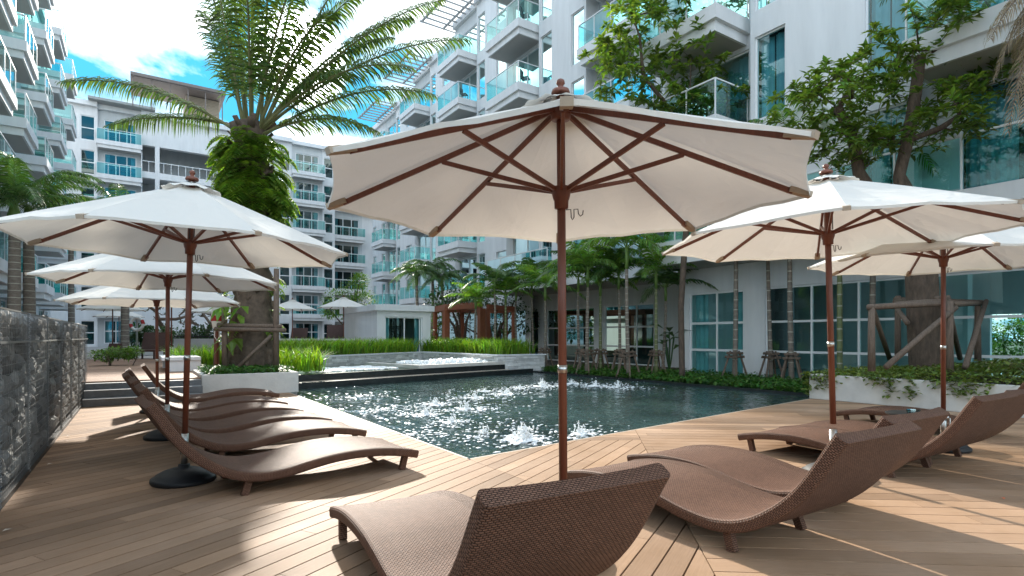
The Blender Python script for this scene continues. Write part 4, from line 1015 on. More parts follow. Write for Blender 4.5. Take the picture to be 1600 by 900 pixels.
def fern(mb, p, out, L, rng, n=11):
    side = out.cross(Vector((0, 0, 1))).normalized(); tip = p + out * L * .75 - Vector((0, 0, L * rng.uniform(.2, .65))); mid = p + out * L * .5 + Vector((0, 0, L * rng.uniform(.05, .35)))
    for i in range(n):
        t = (i + .6) / n; q = bez(p, mid, tip, t); tg = (bez(p, mid, tip, min(1, t + .05)) - q).normalized() if t < .95 else out
        l = L * .34 * math.sin(math.pi * (.18 + .78 * t)) + .02
        for s in (-1, 1): leaf(mb, q, side * s + tg * .45, l, l * .36, droop=.25)
m = MB(); clumps = [(rg.triangular(3.0, 7.1, 6.0), rg.uniform(0, 6.28), rg.uniform(.42, 1.0)) for _ in range(66)]
for z0_, a0_, sz_ in clumps:
    for k in range(9):
        z = z0_ + rg.gauss(0, .16); a = a0_ + rg.gauss(0, .32); i = min(26, max(0, int((z - .4) / 7 * 26))); c = pts[i]; r = rad[i]; o = Vector((math.cos(a), math.sin(a), 0))
        fern(m, Vector((c.x, c.y, z)) + o * r * rg.uniform(.75, 1.1), o, sz_ * rg.uniform(.7, 1.15), rg)
for k in range(34):
    z = rg.uniform(1.4, 3.4); a = rg.uniform(0, 6.28); i = int((z - .4) / 7 * 26); c = pts[i]; r = rad[i]; o = Vector((math.cos(a), math.sin(a), 0)); fern(m, Vector((c.x, c.y, z)) + o * r, o, rg.uniform(.3, .6), rg, 8)
m.build('ferns', fern_leaf, bpalm)
m = MB()
for px, py in ((352, 470), (372, 490), (360, 500), (346, 480), (378, 478), (355, 535), (368, 528)):      # big broad leaves of a climber on the trunk
    p = pxz(px, py, D - .85)
    for k in range(3): leaf(m, p, VX(rg.uniform(-1, 1), -.6, rg.uniform(-.9, .3)), .42, .2, droop=.35)
m.build('climber_leaves', bright_leaf, bpalm)
pr = thing('timber_tree_brace', 'weathered timber poles and crossbars bracing the fern covered palm', 'tree brace')
m = MB()
for px0, px1, d, top in ((352, 350, D - .95, 462), (431, 432, D - 1.0, 420), (338, 340, D + .6, 475), (428, 426, D + .9, 470)):
    m = MB(); m.tube([VX((px0 - 800) / FPX * d, d, .45), pxz(px1, top, d)], [.085, .065], 8); m.build('post', logm, pr, smooth=True)
for y_, d, a, b in ((508, D - 1.0, 340, 440), (514, D - 1.06, 336, 446), (512, D + .9, 336, 436)):
    m = MB(); m.tube([pxz(a, y_, d), pxz(b, y_ + 2, d)], [.06, .055], 8); m.build('crossbar', logm, pr, smooth=True)
m = MB(); m.tube([pxz(370, 576, D - 1.35), pxz(424, 524, D - 1.05)], [.05, .045], 8); m.build('brace', logm, pr, smooth=True)
# folded life buoy bag on a post left of the trunk
lb_ = thing('rescue_bag', 'white and red rescue bag hanging from a brown post beside the big palm', 'rescue bag'); d = 15.2
m = MB(); a = pxz(339, 474, d); m.lathe([(.02, 0), (.10, .03), (.135, .2), (.14, .5), (.10, .66), (.04, .70)], 12, (a.x, a.y, a.z - .70)); m.build('bag', white_vinyl, lb_, smooth=True)
m = MB(); m.lathe([(.142, 0), (.148, .02), (.146, .13), (.141, .15)], 12, (a.x, a.y, a.z - .48)); m.build('red_band', red_paint, lb_, smooth=True)
m = MB(); m.tube([(a.x - .05, a.y, a.z - .66), (a.x - .06, a.y, a.z - .9), (a.x, a.y, a.z - 1.0), (a.x + .06, a.y, a.z - .9), (a.x + .05, a.y, a.z - .66)], .012, 6); m.build('strap', white_vinyl, lb_)
p = pxz(338, 530, d + .35); m = MB(); m.tube([(p.x, p.y, .45), (p.x, p.y, a.z + .05)], .06, 8); m.bar((p.x, p.y, a.z + .02), (a.x, a.y, a.z + .0), .05); m.build('post', teak, lb_)

# ================================================================== RIGHT TREES
def make_tree(name, label, base, path, r0, attr, leafL, leafW, nl, seed, mat=tree_leaf, extra=(), step=.45, cap=9):
    rng = random.Random(seed); t = thing(name, label, 'tree', base)
    B = Vector(base); nodes = []
    for i, p in enumerate(path): nodes.append([Vector(p) - B, i - 1 if i else None])
    for e in extra:                                        # extra limbs start at path index e[0]
        last = e[0]
        for p in e[1]: nodes.append([Vector(p) - B, last]); last = len(nodes) - 1
    first = len(nodes); fork = nodes[max(0, len(path) - 1)]
    sub = nodes[:]; nn = nodes
    lock = min(e[0] for e in extra) if extra else len(path) - 2
    work = [n for n in nn]
    def cand(i): return i >= lock
    tips = []
    for p in sorted([Vector(a) - B for a in attr], key=lambda p: min((p - nn[i][0]).length for i in range(lock, first))):
        k = min((i for i in range(len(nn)) if cand(i)), key=lambda i: (nn[i][0] - p).length)
        q = nn[k][0]; n = max(1, int((p - q).length / step)); off = Vector((rng.uniform(-1, 1), rng.uniform(-1, 1), rng.uniform(-.5, .8))) * (p - q).length * .14; last = k
        for i in range(1, n + 1): nn.append([q.lerp(p, i / n) + off * math.sin(math.pi * i / n), last]); last = len(nn) - 1
        tips.append(last)
    m = MB(); skin(m, nn, r0, .007, .85, cap, len(path) - 5); m.build('trunk', bark, t, smooth=True)
    lf = MB()
    for k in tips:
        p, q = nn[k]; out = (p - nn[q][0]).normalized() if q is not None else Vector((0, 0, 1))
        rosette(lf, p, rng, leafL, leafW, rng.randint(nl - 3, nl + 3), out + Vector((0, 0, .3)))
        if rng.random() < .7: rosette(lf, nn[q][0].lerp(p, .4), rng, leafL * .9, leafW, nl // 2, out)
    lf.build('crown', mat, t); return t
def ell(c, r, n, rng, hollow=.35):
    out = []
    while len(out) < n:
        p = Vector((rng.uniform(-1, 1), rng.uniform(-1, 1), rng.uniform(-1, 1)))
        if hollow < p.length < 1: out.append(VX(c[0] + p.x * r[0], c[1] + p.y * r[1], c[2] + p.z * r[2]))
    return out
def cl(px, py, d, rx, rz, ry, n, rng): return ell(((px - 800) / FPX * d, d, EYE + (526 - py) * d / FPX), (rx * d / FPX, ry, rz * d / FPX), n, rng)
rg = random.Random(8); D1 = 12.6
attr = cl(1290, 160, D1, 80, 50, 1.3, 78, rg) + cl(1365, 110, D1 + .3, 60, 55, 1.3, 51, rg) + cl(1440, 60, D1, 65, 65, 1.4, 64, rg) + cl(1455, 190, D1 - .2, 80, 55, 1.4, 74, rg) + cl(1330, 230, D1 + .4, 75, 32, 1.2, 57, rg) + cl(1520, 130, D1 + .2, 45, 45, 1.2, 30, rg) + cl(1500, 20, D1, 60, 40, 1.2, 30, rg)
make_tree('broadleaf_tree', 'leafy tree with a thick ridged trunk in the creeper covered planter', VX((1447 - 800) / FPX * D1, D1, .55),
    [VX((1447 - 800) / FPX * D1, D1, .4), VX((1443 - 800) / FPX * D1, D1, 1.6), pxz(1439, 420, D1), pxz(1428, 345, D1), pxz(1405, 275, D1), pxz(1418, 220, D1), pxz(1430, 150, D1), pxz(1440, 70, D1)], .33, attr, .25, .088, 11, 5, cap=.13,
    extra=((3, [pxz(1375, 320, D1 + .3), pxz(1342, 270, D1 + .4), pxz(1334, 220, D1 + .4), pxz(1310, 170, D1 + .3)]), (5, [pxz(1470, 200, D1 - .2), pxz(1500, 180, D1)])))
D2 = 18.4
attr = cl(1010, 60, D2, 78, 62, 1.8, 76, rg) + cl(985, 130, D2, 55, 40, 1.5, 30, rg) + cl(1075, 110, D2, 55, 60, 1.6, 44, rg) + cl(1020, -30, D2, 60, 50, 1.5, 40, rg) + cl(1120, 155, D2 - .3, 46, 22, 1.3, 26, rg) + cl(1050, 160, D2 - .3, 60, 22, 1.2, 26, rg) + cl(935, 85, D2, 26, 22, .8, 8, rg)
make_tree('broadleaf_tree', 'leafy tree rising behind the middle parasol in front of the balconies', VX((1066 - 800) / FPX * D2, D2, .0),
    [VX((1066 - 800) / FPX * D2, D2, -.1), pxz(1064, 480, D2), pxz(1070, 380, D2), pxz(1080, 280, D2), pxz(1062, 200, D2), pxz(1035, 155, D2), pxz(1005, 120, D2), pxz(1000, 60, D2)], .095, attr, .34, .115, 10, 9, cap=.085,
    extra=((4, [pxz(1078, 150, D2), pxz(1080, 90, D2)]), (3, [pxz(1110, 220, D2 - .3), pxz(1125, 170, D2 - .3)])))
# timber frame round the tree in the right planter
tf = thing('timber_tree_brace', 'square timber pole frame with slanting props round the thick ridged trunk', 'tree brace')
def pole(name, a, b, r): m = MB(); m.tube([a, a.lerp(b, .5) + Vector((.01, .01, .008)), b], [r, r * .95, r * .85], 8); m.build(name, logm, tf, smooth=True)
dn, df = D1 - 1.15, D1 + 1.3
for px, py0, py1, d in ((1362, 572, 476, dn), (1403, 552, 462, df), (1484, 582, 470, dn - .2), (1528, 556, 470, df), (1470, 560, 468, df + .3)):
    pole('post', pxz(px, py0 + 8, d), pxz(px, py1, d), .075)
for a, b in ((pxz(1356, 480, dn), pxz(1490, 474, dn - .1)), (pxz(1398, 468, df), pxz(1535, 472, df)), (pxz(1398, 472, df - .3), pxz(1482, 465, dn + .5)), (pxz(1482, 476, dn + .1), pxz(1540, 474, df)), (pxz(1400, 476, dn + .3), pxz(1486, 470, dn + .4))):
    pole('crossbar', a, b, .062)
for a, b in ((pxz(1384, 574, dn - .5), pxz(1494, 480, dn - .2)), (pxz(1508, 574, dn - .2), pxz(1541, 470, df - .5)), (pxz(1390, 560, df - .4), pxz(1365, 486, dn + .1)), (pxz(1500, 560, df), pxz(1482, 478, dn + .2)), (pxz(1418, 505, D1 - .3), pxz(1398, 476, df - .2))):
    pole('brace', a, b, .058)

# ================================================================== RINGED PALMS WITH TIMBER STANDS
def make_areca(name, label, h, nf, fl, seed, r=.06, lf=palm_leaf2, curve=.1, dens=30, ll=.42, cane=.35, group=None, bark_=palmbark, lw=.038, up=.9):
    rng = random.Random(seed); t = thing(name, label, 'palm tree', (0, 0, 0), 0, group)
    n = 26; pts = [Vector((curve * math.sin(i / n * 2), curve * .5 * (i / n) ** 2, h * i / n)) for i in range(n + 1)]
    m = MB(); m.tube(pts, [r * (1.25 - .35 * i / n) for i in range(n + 1)], 9); rgm = m; m.mi = 1
    for i in range(2, int(h / .2)): 
        f_ = i * .2 / h; 
        if f_ < .97:
            k = min(n - 1, int(f_ * n)); p = pts[k].lerp(pts[k + 1], f_ * n - k); rr = r * (1.25 - .35 * f_) + .004; rgm.tube([p, p + Vector((0, 0, .022))], rr, 9)
    m.build('trunk', [bark_, pbr('ring_scar', (.42, .40, .33), .9, .2, 5) if 'ring_scar' not in MATS else MATS['ring_scar']], t, smooth=True)
    cs = MB(); top = pts[-1]; cs.tube([top - Vector((0, 0, .02)), top + Vector((0, 0, .35)), top + Vector((0, 0, .75))], [r * .95, r * 1.15, r * .5], 9); cs.build('crownshaft', pbr('crownshaft_green', (.12, .20, .04), .45, .15, 5) if 'crownshaft_green' not in MATS else MATS['crownshaft_green'], t, smooth=True)
    cr = MB(); c0 = top + Vector((0, 0, .6))
    for k in range(nf):
        a = 2.39996 * k + rng.uniform(-.3, .3); el = up * (1 - k / nf) ** .8 * 1.5 - .42 + rng.uniform(-.1, .1); d = Vector((math.cos(a), math.sin(a), 0)); L_ = fl * rng.uniform(.8, 1.1)
        mid = c0 + d * L_ * .5 * math.cos(el) + Vector((0, 0, L_ * (.30 + .40 * math.sin(el)))); tip = c0 + d * L_ * (.55 + .45 * math.cos(el)) * .92 + Vector((0, 0, L_ * (math.sin(el) * .85 - .14)))
        frond(cr, c0, mid, tip, dens, ll, lw, .62, .016, rng, .12)
    cr.build('crown', [lf, MATS['crownshaft_green']], t); return t
def make_stand(label, loc, rz, s=1):
    t = thing('palm_prop', label, 'tree brace', loc, rz, 'timber prop stands round the ringed palms')
    for k in range(4):
        a = R(45 + 90 * k); d = Vector((math.cos(a), math.sin(a), 0)); m = MB(); m.tube([d * .42, d * .13 + Vector((0, 0, .95))], [.036, .03], 7); m.build('leg', logm, t)
    for z, w in ((.86, .15), (.74, .18)):
        for k in range(4):
            a = R(90 * k); d = Vector((math.cos(a), math.sin(a), 0)); e = Vector((-d.y, d.x, 0)); m = MB(); m.bar(d * w - e * w * 1.3 + Vector((0, 0, z + .03 * (k % 2))), d * w + e * w * 1.3 + Vector((0, 0, z + .03 * (k % 2))), .05); m.build('collar', logm, t)
    return t
def place_base(px, d): 
    q = at(px, d); return (q[0], q[1], 0)
AG = 'slim ringed palms planted along the shop windows'
protos = {}
AR = [  # px, depth, trunk top px y, kind, stand, label bit
    (851, 24.5, 447, 0, 1, 'ringed palm closest to the left of the middle parasol pole'),
    (834, 27.5, 440, 1, 0, 'slim ringed palm by the white wall column left of the middle parasol'),
    (907, 22.8, 432, 1, 1, 'ringed palm just right of the middle parasol pole'),
    (917, 21.6, 423, 0, 1, 'second ringed palm right of the middle parasol pole, in front of its neighbour'),
    (938, 22.5, 438, 2, 1, 'short crowned ringed palm in front of the narrow white wall column'),
    (968, 21.6, 426, 1, 1, 'dark trunked palm paired with a taller green one before the dark window'),
    (982, 19.8, 392, 0, 1, 'tallest green ringed palm in front of the dark window, its stand at the pool edge'),
    (1025, 20.6, 424, 2, 1, 'left palm of the tight pair beside the white wall block'),
    (1035, 21.8, 445, 1, 0, 'right palm of the tight pair beside the white wall block'),
    (1148, 18.6, 330, 0, 1, 'tall ringed palm before the wall between the two big windows'),
    (1205, 18.2, 330, 1, 1, 'tall palm with a dark green cane left of its brighter neighbour'),
    (1237, 17.2, 330, 0, 1, 'tall palm with a bright green cane before the long shop window'),
    (1312, 15.9, 300, 2, 0, 'grey ringed palm trunk next to the right parasol pole'),
    (1360, 15.6, 300, 0, 0, 'green ringed palm behind the left post of the square timber frame'),
    (772, 25.6, 437, 1, 0, 'tallest palm rising from the grass before the brown pergola'),
    (790, 26.4, 452, 2, 0, 'bright young palm from the grass at the right post of the pergola'),
    (808, 27.5, 450, 1, 0, 'dark palm from the grass beside the first shop window'),
    (742, 27.0, 462, 0, 0, 'stout palm standing in front of the middle of the brown pergola')]
stand0 = None
for i, (px, d, ty, k, stn_, lab) in enumerate(AR):
    b = place_base(px, d); zt = EYE + (526 - ty) * d / FPX - (.62 if ty > 380 else 0); base_z = .55 if i >= 14 else 0.0
    H0 = 3.4
    if k not in protos:
        protos[k] = make_areca('ringed_palm', lab, H0, (11, 10, 9)[k], (2.15, 1.95, 1.8)[k], 40 + k, (.062, .052, .058)[k], (palm_leaf2, dark_palm, palm_leaf2)[k], (.06, .12, .0)[k], 30, (.60, .54, .50)[k], group=AG, bark_=(palmbark, palmbark, greencane)[k], lw=.06, up=1.15)
        o = protos[k]; o.location = (b[0], b[1], base_z)
    else: o = dup(protos[k], lab, (b[0], b[1], base_z))
    sc_ = (zt - base_z) / H0; w_ = 1.0 if i < 9 else .9
    o.scale = (w_, w_, sc_ if sc_ < 1.3 else sc_); o.rotation_euler = (0, 0, i * 1.37)
    if sc_ > 1.25: o.scale = (1.1, 1.1, sc_)
    if stn_:
        sl_ = 'timber prop stand around the foot of the ' + lab.split(',')[0].replace('ringed palm', 'palm')
        if len(sl_.split()) > 16: sl_ = ' '.join(sl_.split()[:16])
        if stand0 is None: stand0 = o2 = make_stand(sl_, (b[0], b[1], 0), .4)
        else: o2 = dup(stand0, sl_, (b[0], b[1], 0), .4 + i)
# banana-like plant by the wall block
rg = random.Random(4); b = place_base(1046, 22.0); bt = thing('broadleaf_plant', 'broad leaved plant in the corner left of the white wall block', 'plant', b)
m = MB()
for k in range(9): m.tube([(0, 0, 0), (.2 * math.cos(k), .2 * math.sin(k), .9 + .1 * k)], .02, 5); leaf(m, Vector((.2 * math.cos(k), .2 * math.sin(k), .9 + .1 * k)), Vector((math.cos(k * 1.9), math.sin(k * 1.9), .5)), .9, .34, droop=.3)
m.build('leaves', hedge_leaf, bt)
# dead frond skirt of a palm just outside the right edge
rg = random.Random(14); dq = 9.6; dpalm = thing('palm_tree', 'palm at the right edge with a skirt of dry grey brown hanging fronds', 'palm tree')
c0 = pxz(1672, -40, dq); m = MB(); m.tube([Vector((c0.x, c0.y, .5)), Vector((c0.x, c0.y, c0.z))], [.3, .22], 12); m.build('trunk', palmbark, dpalm, smooth=True)
m = MB()
for px, py, dd, L_ in ((1575, 205, 0, 0), (1555, 120, .3, 0), (1600, 190, -.3, 0), (1630, 230, .4, 0), (1548, 60, -.2, 0), (1590, 90, .6, 0), (1700, 200, 0, 0)):
    tip = pxz(px, py, dq + dd); mid = c0.lerp(tip, .45) + VX(-.25 if px < 1650 else .3, 0, .45)
    frond(m, c0, mid, tip, 46, .62, .035, 1.1, .03, rg, .15)
m.build('dry_fronds', [dry_leaf, logm], dpalm)
m = MB()
for k in range(12):
    a = k * .55; d_ = Vector((math.cos(a), math.sin(a), 0)); frond(m, c0 + Vector((0, 0, .3)), c0 + d_ * 1.4 + Vector((0, 0, 1.9)), c0 + d_ * 2.8 + Vector((0, 0, .9)), 40, .6, .04, .5, .03, rg)
m.build('crown', [palm_leaf, MATS['frond_stalk']], dpalm)

# ================================================================== LEFT BACKGROUND PALMS, HEDGES, PAVILION, PERGOLA
lp_ = None
for lab, px, d, top, rz in (('left grey trunked palm behind the gabion wall at the left edge', 19, 17.5, 345, 0), ('right grey trunked palm behind the gabion wall, beside its twin', 47, 18.8, 350, 2.1)):
    b = place_base(px, d); zt = EYE + (526 - top) * d / FPX
    if lp_ is None: lp_ = o = make_areca('royal_palm', lab, 4.4, 13, 2.7, 77, .16, dark_palm, .05, 52, .62, group='grey trunked palms behind the gabion wall', lw=.04); o.location = b
    else: o = dup(lp_, lab, b)
    o.scale = (1, 1, zt / 4.6); o.rotation_euler = (0, 0, rz)
b = place_base(195, 26); o = dup(lp_, 'grey trunked palm behind the round shrub on the terrace', (b[0], b[1], .45), 1.0); o.scale = (.95, .95, 1.25)
b = place_base(112, 36); o = dup(lp_, 'palm crown showing behind the left parasols near the left building', (b[0], b[1], .45), 2.0); o.scale = (1.0, 1.0, 1.55)
for lab, px, d, top in (('left feathery palm behind the white pavilion', 655, 36, 440), ('middle feathery palm behind the white pavilion', 672, 37, 432), ('right feathery palm behind the white pavilion', 692, 36.5, 446)):
    b = place_base(px, d); zt = EYE + (526 - top) * d / FPX
    if px == 655: pv = o = make_areca('feathery_palm', lab, 4.4, 15, 2.1, 91, .10, dark_palm, .2, 40, .5, group='feathery palms behind the pavilion', lw=.045, up=.6); o.location = b
    else: o = dup(pv, lab, b)
    o.scale = (1, 1, zt / 4.6); o.rotation_euler = (0, 0, px)
def leafball(mb, c, r, n, rng, L, w):
    for _ in range(n):
        p = Vector((rng.gauss(0, 1), rng.gauss(0, 1), rng.gauss(0, 1))).normalized() * rng.uniform(.45, 1.05)
        d = p + Vector((rng.uniform(-.6, .6), rng.uniform(-.6, .6), rng.uniform(-.2, .8))); leaf(mb, Vector((c[0] + p.x * r[0], c[1] + p.y * r[1], c[2] + p.z * r[2])), d, L * rng.uniform(.6, 1.2), w * rng.uniform(.7, 1.2))
rg = random.Random(51)
def shrub(name, label, base, balls, n, L, w, mat, stems, cat='shrub', group=None):
    t = thing(name, label, cat, base, 0, group); m = MB()
    for c, r in balls: leafball(m, c, r, n, rg, L, w)
    m.build('foliage', mat, t); s = MB()
    for a, b_, r in stems: s.tube([a, Vector(a).lerp(Vector(b_), .5) + Vector((.03, .02, 0)), b_], [r, r * .8, r * .5], 6)
    s.build('stems', bark, t); return t
q = gp(184, 571, .45)
shrub('round_shrub', 'low bushy light green shrub growing from the terrace boards', (q[0], q[1], .45), [((rg.uniform(-.55, .55), rg.uniform(-.35, .35), rg.uniform(.28, .48)), (.26, .26, .16)) for _ in range(16)], 120, .10, .05, bush_leaf, [((.6 * math.cos(k * 2.1) * .7, .3 * math.sin(k * 1.7), 0), (.7 * math.cos(k * 2.1) * .8, .35 * math.sin(k * 1.7), .4), .012) for k in range(14)])
hq0, hq1 = at(205, 31), at(335, 31)
shrub('hedge', 'dark green broadleaf hedge behind the terrace chairs', (hq0[0], hq0[1], .6), [(((hq1[0] - hq0[0]) * t + rg.uniform(-.3, .3), (hq1[1] - hq0[1]) * t + rg.uniform(-.3, .3), rg.uniform(.4, 1.15)), (.5, .5, .42)) for t in [k / 22 for k in range(23)] for _ in range(2)], 110, .2, .1, hedge_leaf, [((0, 0, 0), (0, 0, .8), .03)], 'hedge')
hb_ = thing('hedge_planter', 'low white planter wall in front of the dark hedge', 'planter'); m = MB(); a_, b_ = at(200, 29.8), at(345, 29.8); m.bar((a_[0], a_[1], .66), (b_[0], b_[1], .66), .25, .42); m.build('planter_wall', plaster, hb_)
gp_ = thing('grey_screen', 'low grey panel screen with a top rail behind the white bench', 'screen'); m = MB(); a_, b_ = at(272, 26.5), at(345, 26.5); m.bar((a_[0], a_[1], .9), (b_[0], b_[1], .9), .08, .85); m.build('panel', pbr('grey_panel', (.42, .43, .43), .7, .1, 3), gp_)
m = MB(); m.bar((a_[0], a_[1], 1.42), (b_[0], b_[1], 1.42), .05); [m.bar((a_[0] + (b_[0] - a_[0]) * k / 4, a_[1] + (b_[1] - a_[1]) * k / 4, 1.32), (a_[0] + (b_[0] - a_[0]) * k / 4, a_[1] + (b_[1] - a_[1]) * k / 4, 1.42), .04) for k in range(5)]; m.build('rail', dark_metal, gp_)
# branchy bare frangipani behind the hedge
for lab, px, d, h in (('bare branched frangipani behind the hedge, left of the big palm', 262, 34, 3.6), ('second bare branched frangipani closer to the big palm', 318, 36, 3.8)):
    rr = random.Random(px); b = place_base(px, d); B0 = Vector((b[0], b[1], .4)); nodes = [[Vector((0, 0, 0)), None], [Vector((0, 0, .9)), 0]]
    for _ in range(26):
        p = Vector((rr.uniform(-1.6, 1.6), rr.uniform(-1.2, 1.2), rr.uniform(1.6, h))); k = min(range(1, len(nodes)), key=lambda i: (nodes[i][0] - p).length); nodes.append([nodes[k][0].lerp(p, .6) + Vector((0, 0, -.1)), k]); nodes.append([p, len(nodes) - 1])
    t = thing('frangipani_tree', lab, 'tree', B0); m = MB(); skin(m, nodes, .14, .025); m.build('trunk', logm, t, smooth=True)
    m = MB(); [rosette(m, n[0], rr, .3, .1, 5, Vector((0, 0, .5))) for n in nodes[3::3]]; m.build('crown', hedge_leaf, t)
# second life ring glimpsed by the grey palm trunk
m = MB(); q = pxz(214, 506, 24.5); ringp = [q + VX(.27 * math.cos(k * .3142), 0, .27 * math.sin(k * .3142)) for k in range(21)]
for k in range(20): m.mi = 1 if (k // 2) % 5 == 0 else 0; m.tube([ringp[k], ringp[k + 1]], .065, 8, False)
lr = thing('life_ring', 'white and red life ring on a post right of the grey palm trunk', 'life ring'); m.build('ring', [white_vinyl, red_paint], lr, smooth=True)
m = MB(); m.tube([(q.x, q.y + .12, .45), (q.x, q.y + .12, q.z + .3)], .04, 8); m.build('post', steel, lr)
# brown terrace chairs
def make_chair(label, loc, rz):
    t = thing('wicker_chair', label, 'chair', loc, rz, 'brown chairs on the far terrace')
    m = MB(); m.box((-.5, -.45, .32), (.5, .5, .42)); m.build('seat', brownchair, t, bevel=.02); m = MB(); m.bar((0, .45, .42), (0, .72, 1.15), 1.0, .07, (0, 1, 0)); m.build('backrest', brownchair, t)
    for x in (-.46, .46):
        for y_ in (-.4, .45): m = MB(); m.box((x - .03, y_ - .03, 0), (x + .03, y_ + .03, .319)); m.build('leg', brownchair, t)
    return t
c1 = None
for lab, px, d, z in (('brown wicker chair in front of the hedge on the near terrace', 231, 24.5, .45), ('brown chair beside the shrub, half hidden by it', 166, 22.5, .45), ('brown chair behind the red stone wall, at its left end', 355, 34, .8), ('low brown chair behind the red stone wall left of the near umbrella pole', 462, 34.5, .8), ('brown chair back right of the left umbrella above the red stone wall', 523, 32.5, .95), ('low brown chair next to the pavilion above the red stone wall', 557, 32.5, .72)):
    p = at(px, d)
    if c1 is None: c1 = make_chair(lab, (*p, z), -YAW + .1)
    else: dup(c1, lab, (*p, z), -YAW + (px % 5 - 2) * .2, scale=.6 if px == 166 else None)
# red stone wall of the raised terrace
m = MB(); a_, b_ = Vector((*at(436, 31.5), 0)), Vector((*at(592, 29.6), 0)); rr = random.Random(2)
for _ in range(900): 
    t = rr.random(); p = a_.lerp(b_, t); m.blob((p.x + rr.uniform(-.05, .05), p.y + rr.uniform(-.05, .05), rr.uniform(.3, 1.22)), (.15, .15, .10), rr, .25, 1)
rw = thing('stone_wall', 'low wall of reddish round stones in front of the far terrace', 'stone wall'); m.build('stones', redstone, rw)
m = MB(); m.bar(a_ + VX(0, .2, .65), b_ + VX(0, .2, .65), .3, 1.1); m.bar(a_ + VX(0, .1, 1.26), b_ + VX(0, .1, 1.26), .6, .10); m.build('coping', concrete, rw)
m = MB(); m.prism([(a_ + VX(0, .3))[:2], (b_ + VX(0, .3))[:2], (b_ + VX(0, 14))[:2], (a_ + VX(0, 14))[:2]], .0, .75); struct(m.build('upper_terrace', concrete))
# white pavilion
pvn = thing('pavilion', 'small white flat roofed pavilion with glass sliding doors beyond the grass', 'pavilion'); m = MB(); px0, py0 = 9.9, 27.0
fP = lambda s, z, d: (s, py0 + d, z)
holes_wall(m, fP, px0, px0 + 2.9, .4, 2.72, [(px0 + .42, px0 + 2.45, .45, 2.42)]); m.add([(px0, py0, .4), (px0, py0 + 5.5, .4), (px0, py0 + 5.5, 2.72), (px0, py0, 2.72)], [(0, 1, 2, 3)]); m.add([(px0 + 2.9, py0, .4), (px0 + 2.9, py0 + 5.5, .4), (px0 + 2.9, py0 + 5.5, 2.72), (px0 + 2.9, py0, 2.72)], [(0, 1, 2, 3)]); m.add([(px0, py0 + 5.5, .4), (px0 + 2.9, py0 + 5.5, .4), (px0 + 2.9, py0 + 5.5, 2.72), (px0, py0 + 5.5, 2.72)], [(0, 1, 2, 3)]); m.build('wall', plaster, pvn)
m = MB(); m.box((px0 - .16, py0 - .18, 2.721), (px0 + 3.06, py0 + 5.7, 3.02)); m.build('roof', plaster, pvn, bevel=.01)
window(pvn, fP, px0 + .42, px0 + 2.45, .45, 2.42, glass_shop, 'sliding_door', mull=(px0 + 1.47, px0 + 2.32), curtain=.3, fw=.06)
m = MB(); m.box((px0 + .1, py0 + 3.4, .41), (px0 + 2.8, py0 + 3.5, 2.7)); m.build('interior', dark_in, pvn)
# brown pergola
pg = thing('pergola', 'red brown timber pergola behind the grass and slim palms', 'pergola'); tops = 2.85
corners = [at(697, 30.5), at(752, 28.5), at(762, 29.2), at(803, 31.5), at(680, 33), at(722, 33.5), at(790, 34.5)]
for k, c in enumerate(corners): w = .30 if k in (0, 1) else .2; m = MB(); m.box((c[0] - w / 2, c[1] - w / 2, .3), (c[0] + w / 2, c[1] + w / 2, tops)); m.build('post', pergola_m, pg)
for a, b in ((0, 1), (2, 3), (4, 5), (5, 6), (0, 4), (1, 5), (3, 6)): m = MB(); m.bar((*corners[a], tops + .12), (*corners[b], tops + .12), .16, .24); m.build('beam', pergola_m, pg)
for k in range(9):
    t = k / 8; a = Vector(corners[0]).lerp(Vector(corners[1]), t); b = Vector(corners[4]).lerp(Vector(corners[5]), t); m = MB(); m.bar((*a, tops + .28), (*b, tops + .28), .05, .12); m.build('rafter', pergola_m, pg)
# trees round the pavilion and pergola
def small_tree(name, lab, px, d, zb, balls, n, L, w, mat, tr_=.1):
    b = place_base(px, d); t = thing(name, lab, 'tree', (b[0], b[1], zb)); m = MB(); s = MB()
    for (x, z, r, rz_) in balls:
        leafball(m, VX(x, rg.uniform(-.4, .4), z), (r, r, rz_), n, rg, L, w); s.tube([(0, 0, 0), VX(x * .3, 0, z * .55), VX(x, 0, z)], [tr_, tr_ * .6, tr_ * .25], 7)
    m.build('crown', mat, t); s.build('trunk', bark, t, smooth=True)
small_tree('round_tree', 'small round light green tree left of the white pavilion', 550, 38, .6, [(-1.0, 3.4, 1.0, .7), (.2, 4.0, 1.1, .8), (.9, 3.2, .9, .7), (-.4, 2.7, 1.1, .6), (.5, 4.6, .6, .5), (-1.5, 2.6, .6, .5)], 420, .22, .1, bush_leaf)
small_tree('frangipani_tree', 'dark leafy frangipani above the left end of the brown pergola', 722, 33.5, .3, [(-1.0, 3.6, .8, .5), (0, 4.0, .9, .6), (.9, 3.7, .9, .6), (-.3, 3.2, 1.2, .4), (-1.6, 3.2, .6, .4)], 130, .38, .13, hedge_leaf, .13)
small_tree('leafy_tree', 'dense green tree filling the back of the pergola', 775, 35, .2, [(-1.4, 3.4, 1.1, .8), (0, 3.6, 1.2, .8), (1.2, 3.5, 1.0, .9), (-2.2, 2.0, .9, 1.2), (.3, 2.2, 1.0, .9), (1.9, 2.3, .8, 1.0)], 300, .28, .13, hedge_leaf, .12)
small_tree('leafy_tree', 'narrow green tree between the pavilion and the pergola', 684, 33.5, .2, [(0, 1.4, .5, .9), (.1, 2.5, .6, .6), (-.1, .7, .6, .6)], 240, .24, .12, bush_leaf, .06)
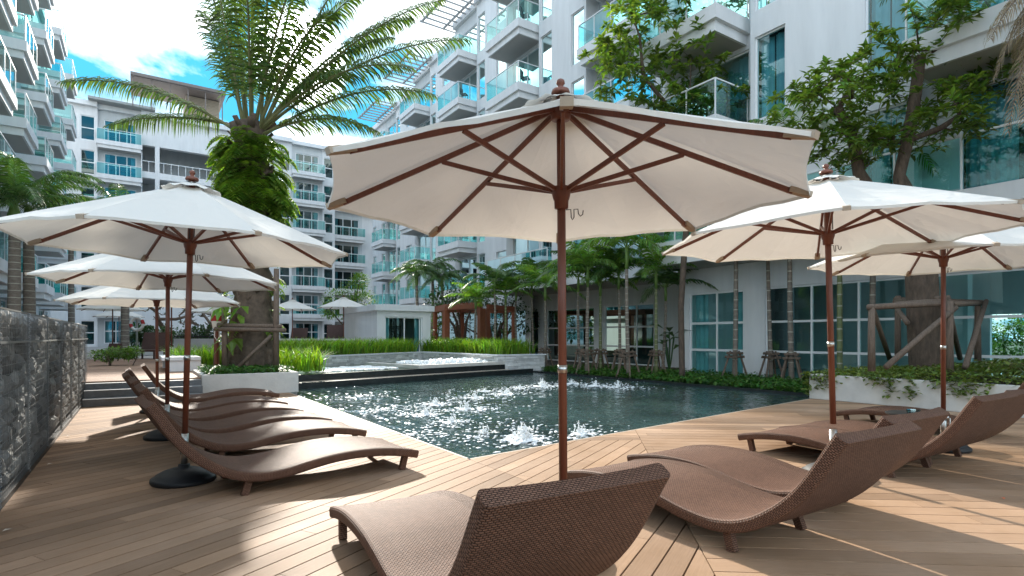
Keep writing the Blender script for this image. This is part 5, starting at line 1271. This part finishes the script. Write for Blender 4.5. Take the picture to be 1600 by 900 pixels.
# hedge and blue pool seen through the lobby at the right
shrub('hedge', 'clipped bright hedge seen through the lobby glass at the right', (31, 2.5, .3), [((rg.uniform(-.3, .3), -7 + k * .55, rg.uniform(.5, 1.9)), (.5, .5, .5)) for k in range(26) for _ in range(3)], 200, .17, .1, bush_leaf, [((0, 0, 0), (0, 0, .8), .03)], 'hedge')
m = MB(); m.add([(26.2, -8, .02), (30.2, -8, .02), (30.2, 10, .02), (26.2, 10, .02)], [(0, 1, 2, 3)]); struct(m.build('blue_pool_water', pool_blue))
# balcony furniture in the nearest clear balconies
def balc_set(label, x, y, z):
    t = thing('balcony_chair', label, 'chair', (x, y, z), .6, 'dark chairs on the balconies')
    m = MB(); m.box((-.22, -.22, .40), (.22, .22, .45)); m.build('seat', dark_metal, t); m = MB(); m.box((-.22, .18, .451), (.22, .22, .9)); m.build('backrest', dark_metal, t)
    for a in (-.2, .2):
        for c in (-.2, .2): m = MB(); m.box((a - .02, c - .02, 0), (a + .02, c + .02, .399)); m.build('leg', alu, t)
    return t
b1 = balc_set('dark chair on the upper clear balcony above the middle parasol', 17.3, 24.75, 18.18)
dup(b1, 'dark chair on the balcony just above the tip of the middle parasol', (17.3, 24.75, 14.83), .6)
dup(b1, 'small dark chair on the farther balcony below the roof trellis', (19.3, 35.2, 18.18), .6)
# fallen petals and leaf scraps on the deck
PGp = 'fallen petals and scraps on the deck'
for lab, px, py, mat_, s in (('tiny orange petal on the shaded boards at the right', 1569, 781, orange_p, .05), ('pale scrap on the deck right beside the gabion wall, nearest the viewer', 3, 832, petal, .06), ('pale petal by the gabion wall halfway along', 73, 727, petal, .06), ('pale petal near the far half of the gabion wall', 103, 683, petal, .06), ('farthest pale petal, before the steps', 128, 651, petal, .06),
      ('small dark leaf left of the second black base', 191, 652, dry_leaf, .07), ('small dark leaf near the middle of the gabion wall', 98, 690, dry_leaf, .05), ('dark leaf scrap at the right edge of the deck', 1599, 733, dry_leaf, .07)):
    q = gp(px, py, 0); m = MB(); leaf(m, Vector((0, 0, .004)), Vector((1, .6, .15)), s, s * .6, droop=.1); o = m.build('fallen_petal', mat_, loc=(q[0], q[1], .004)); tag(o, lab, 'petal', PGp)
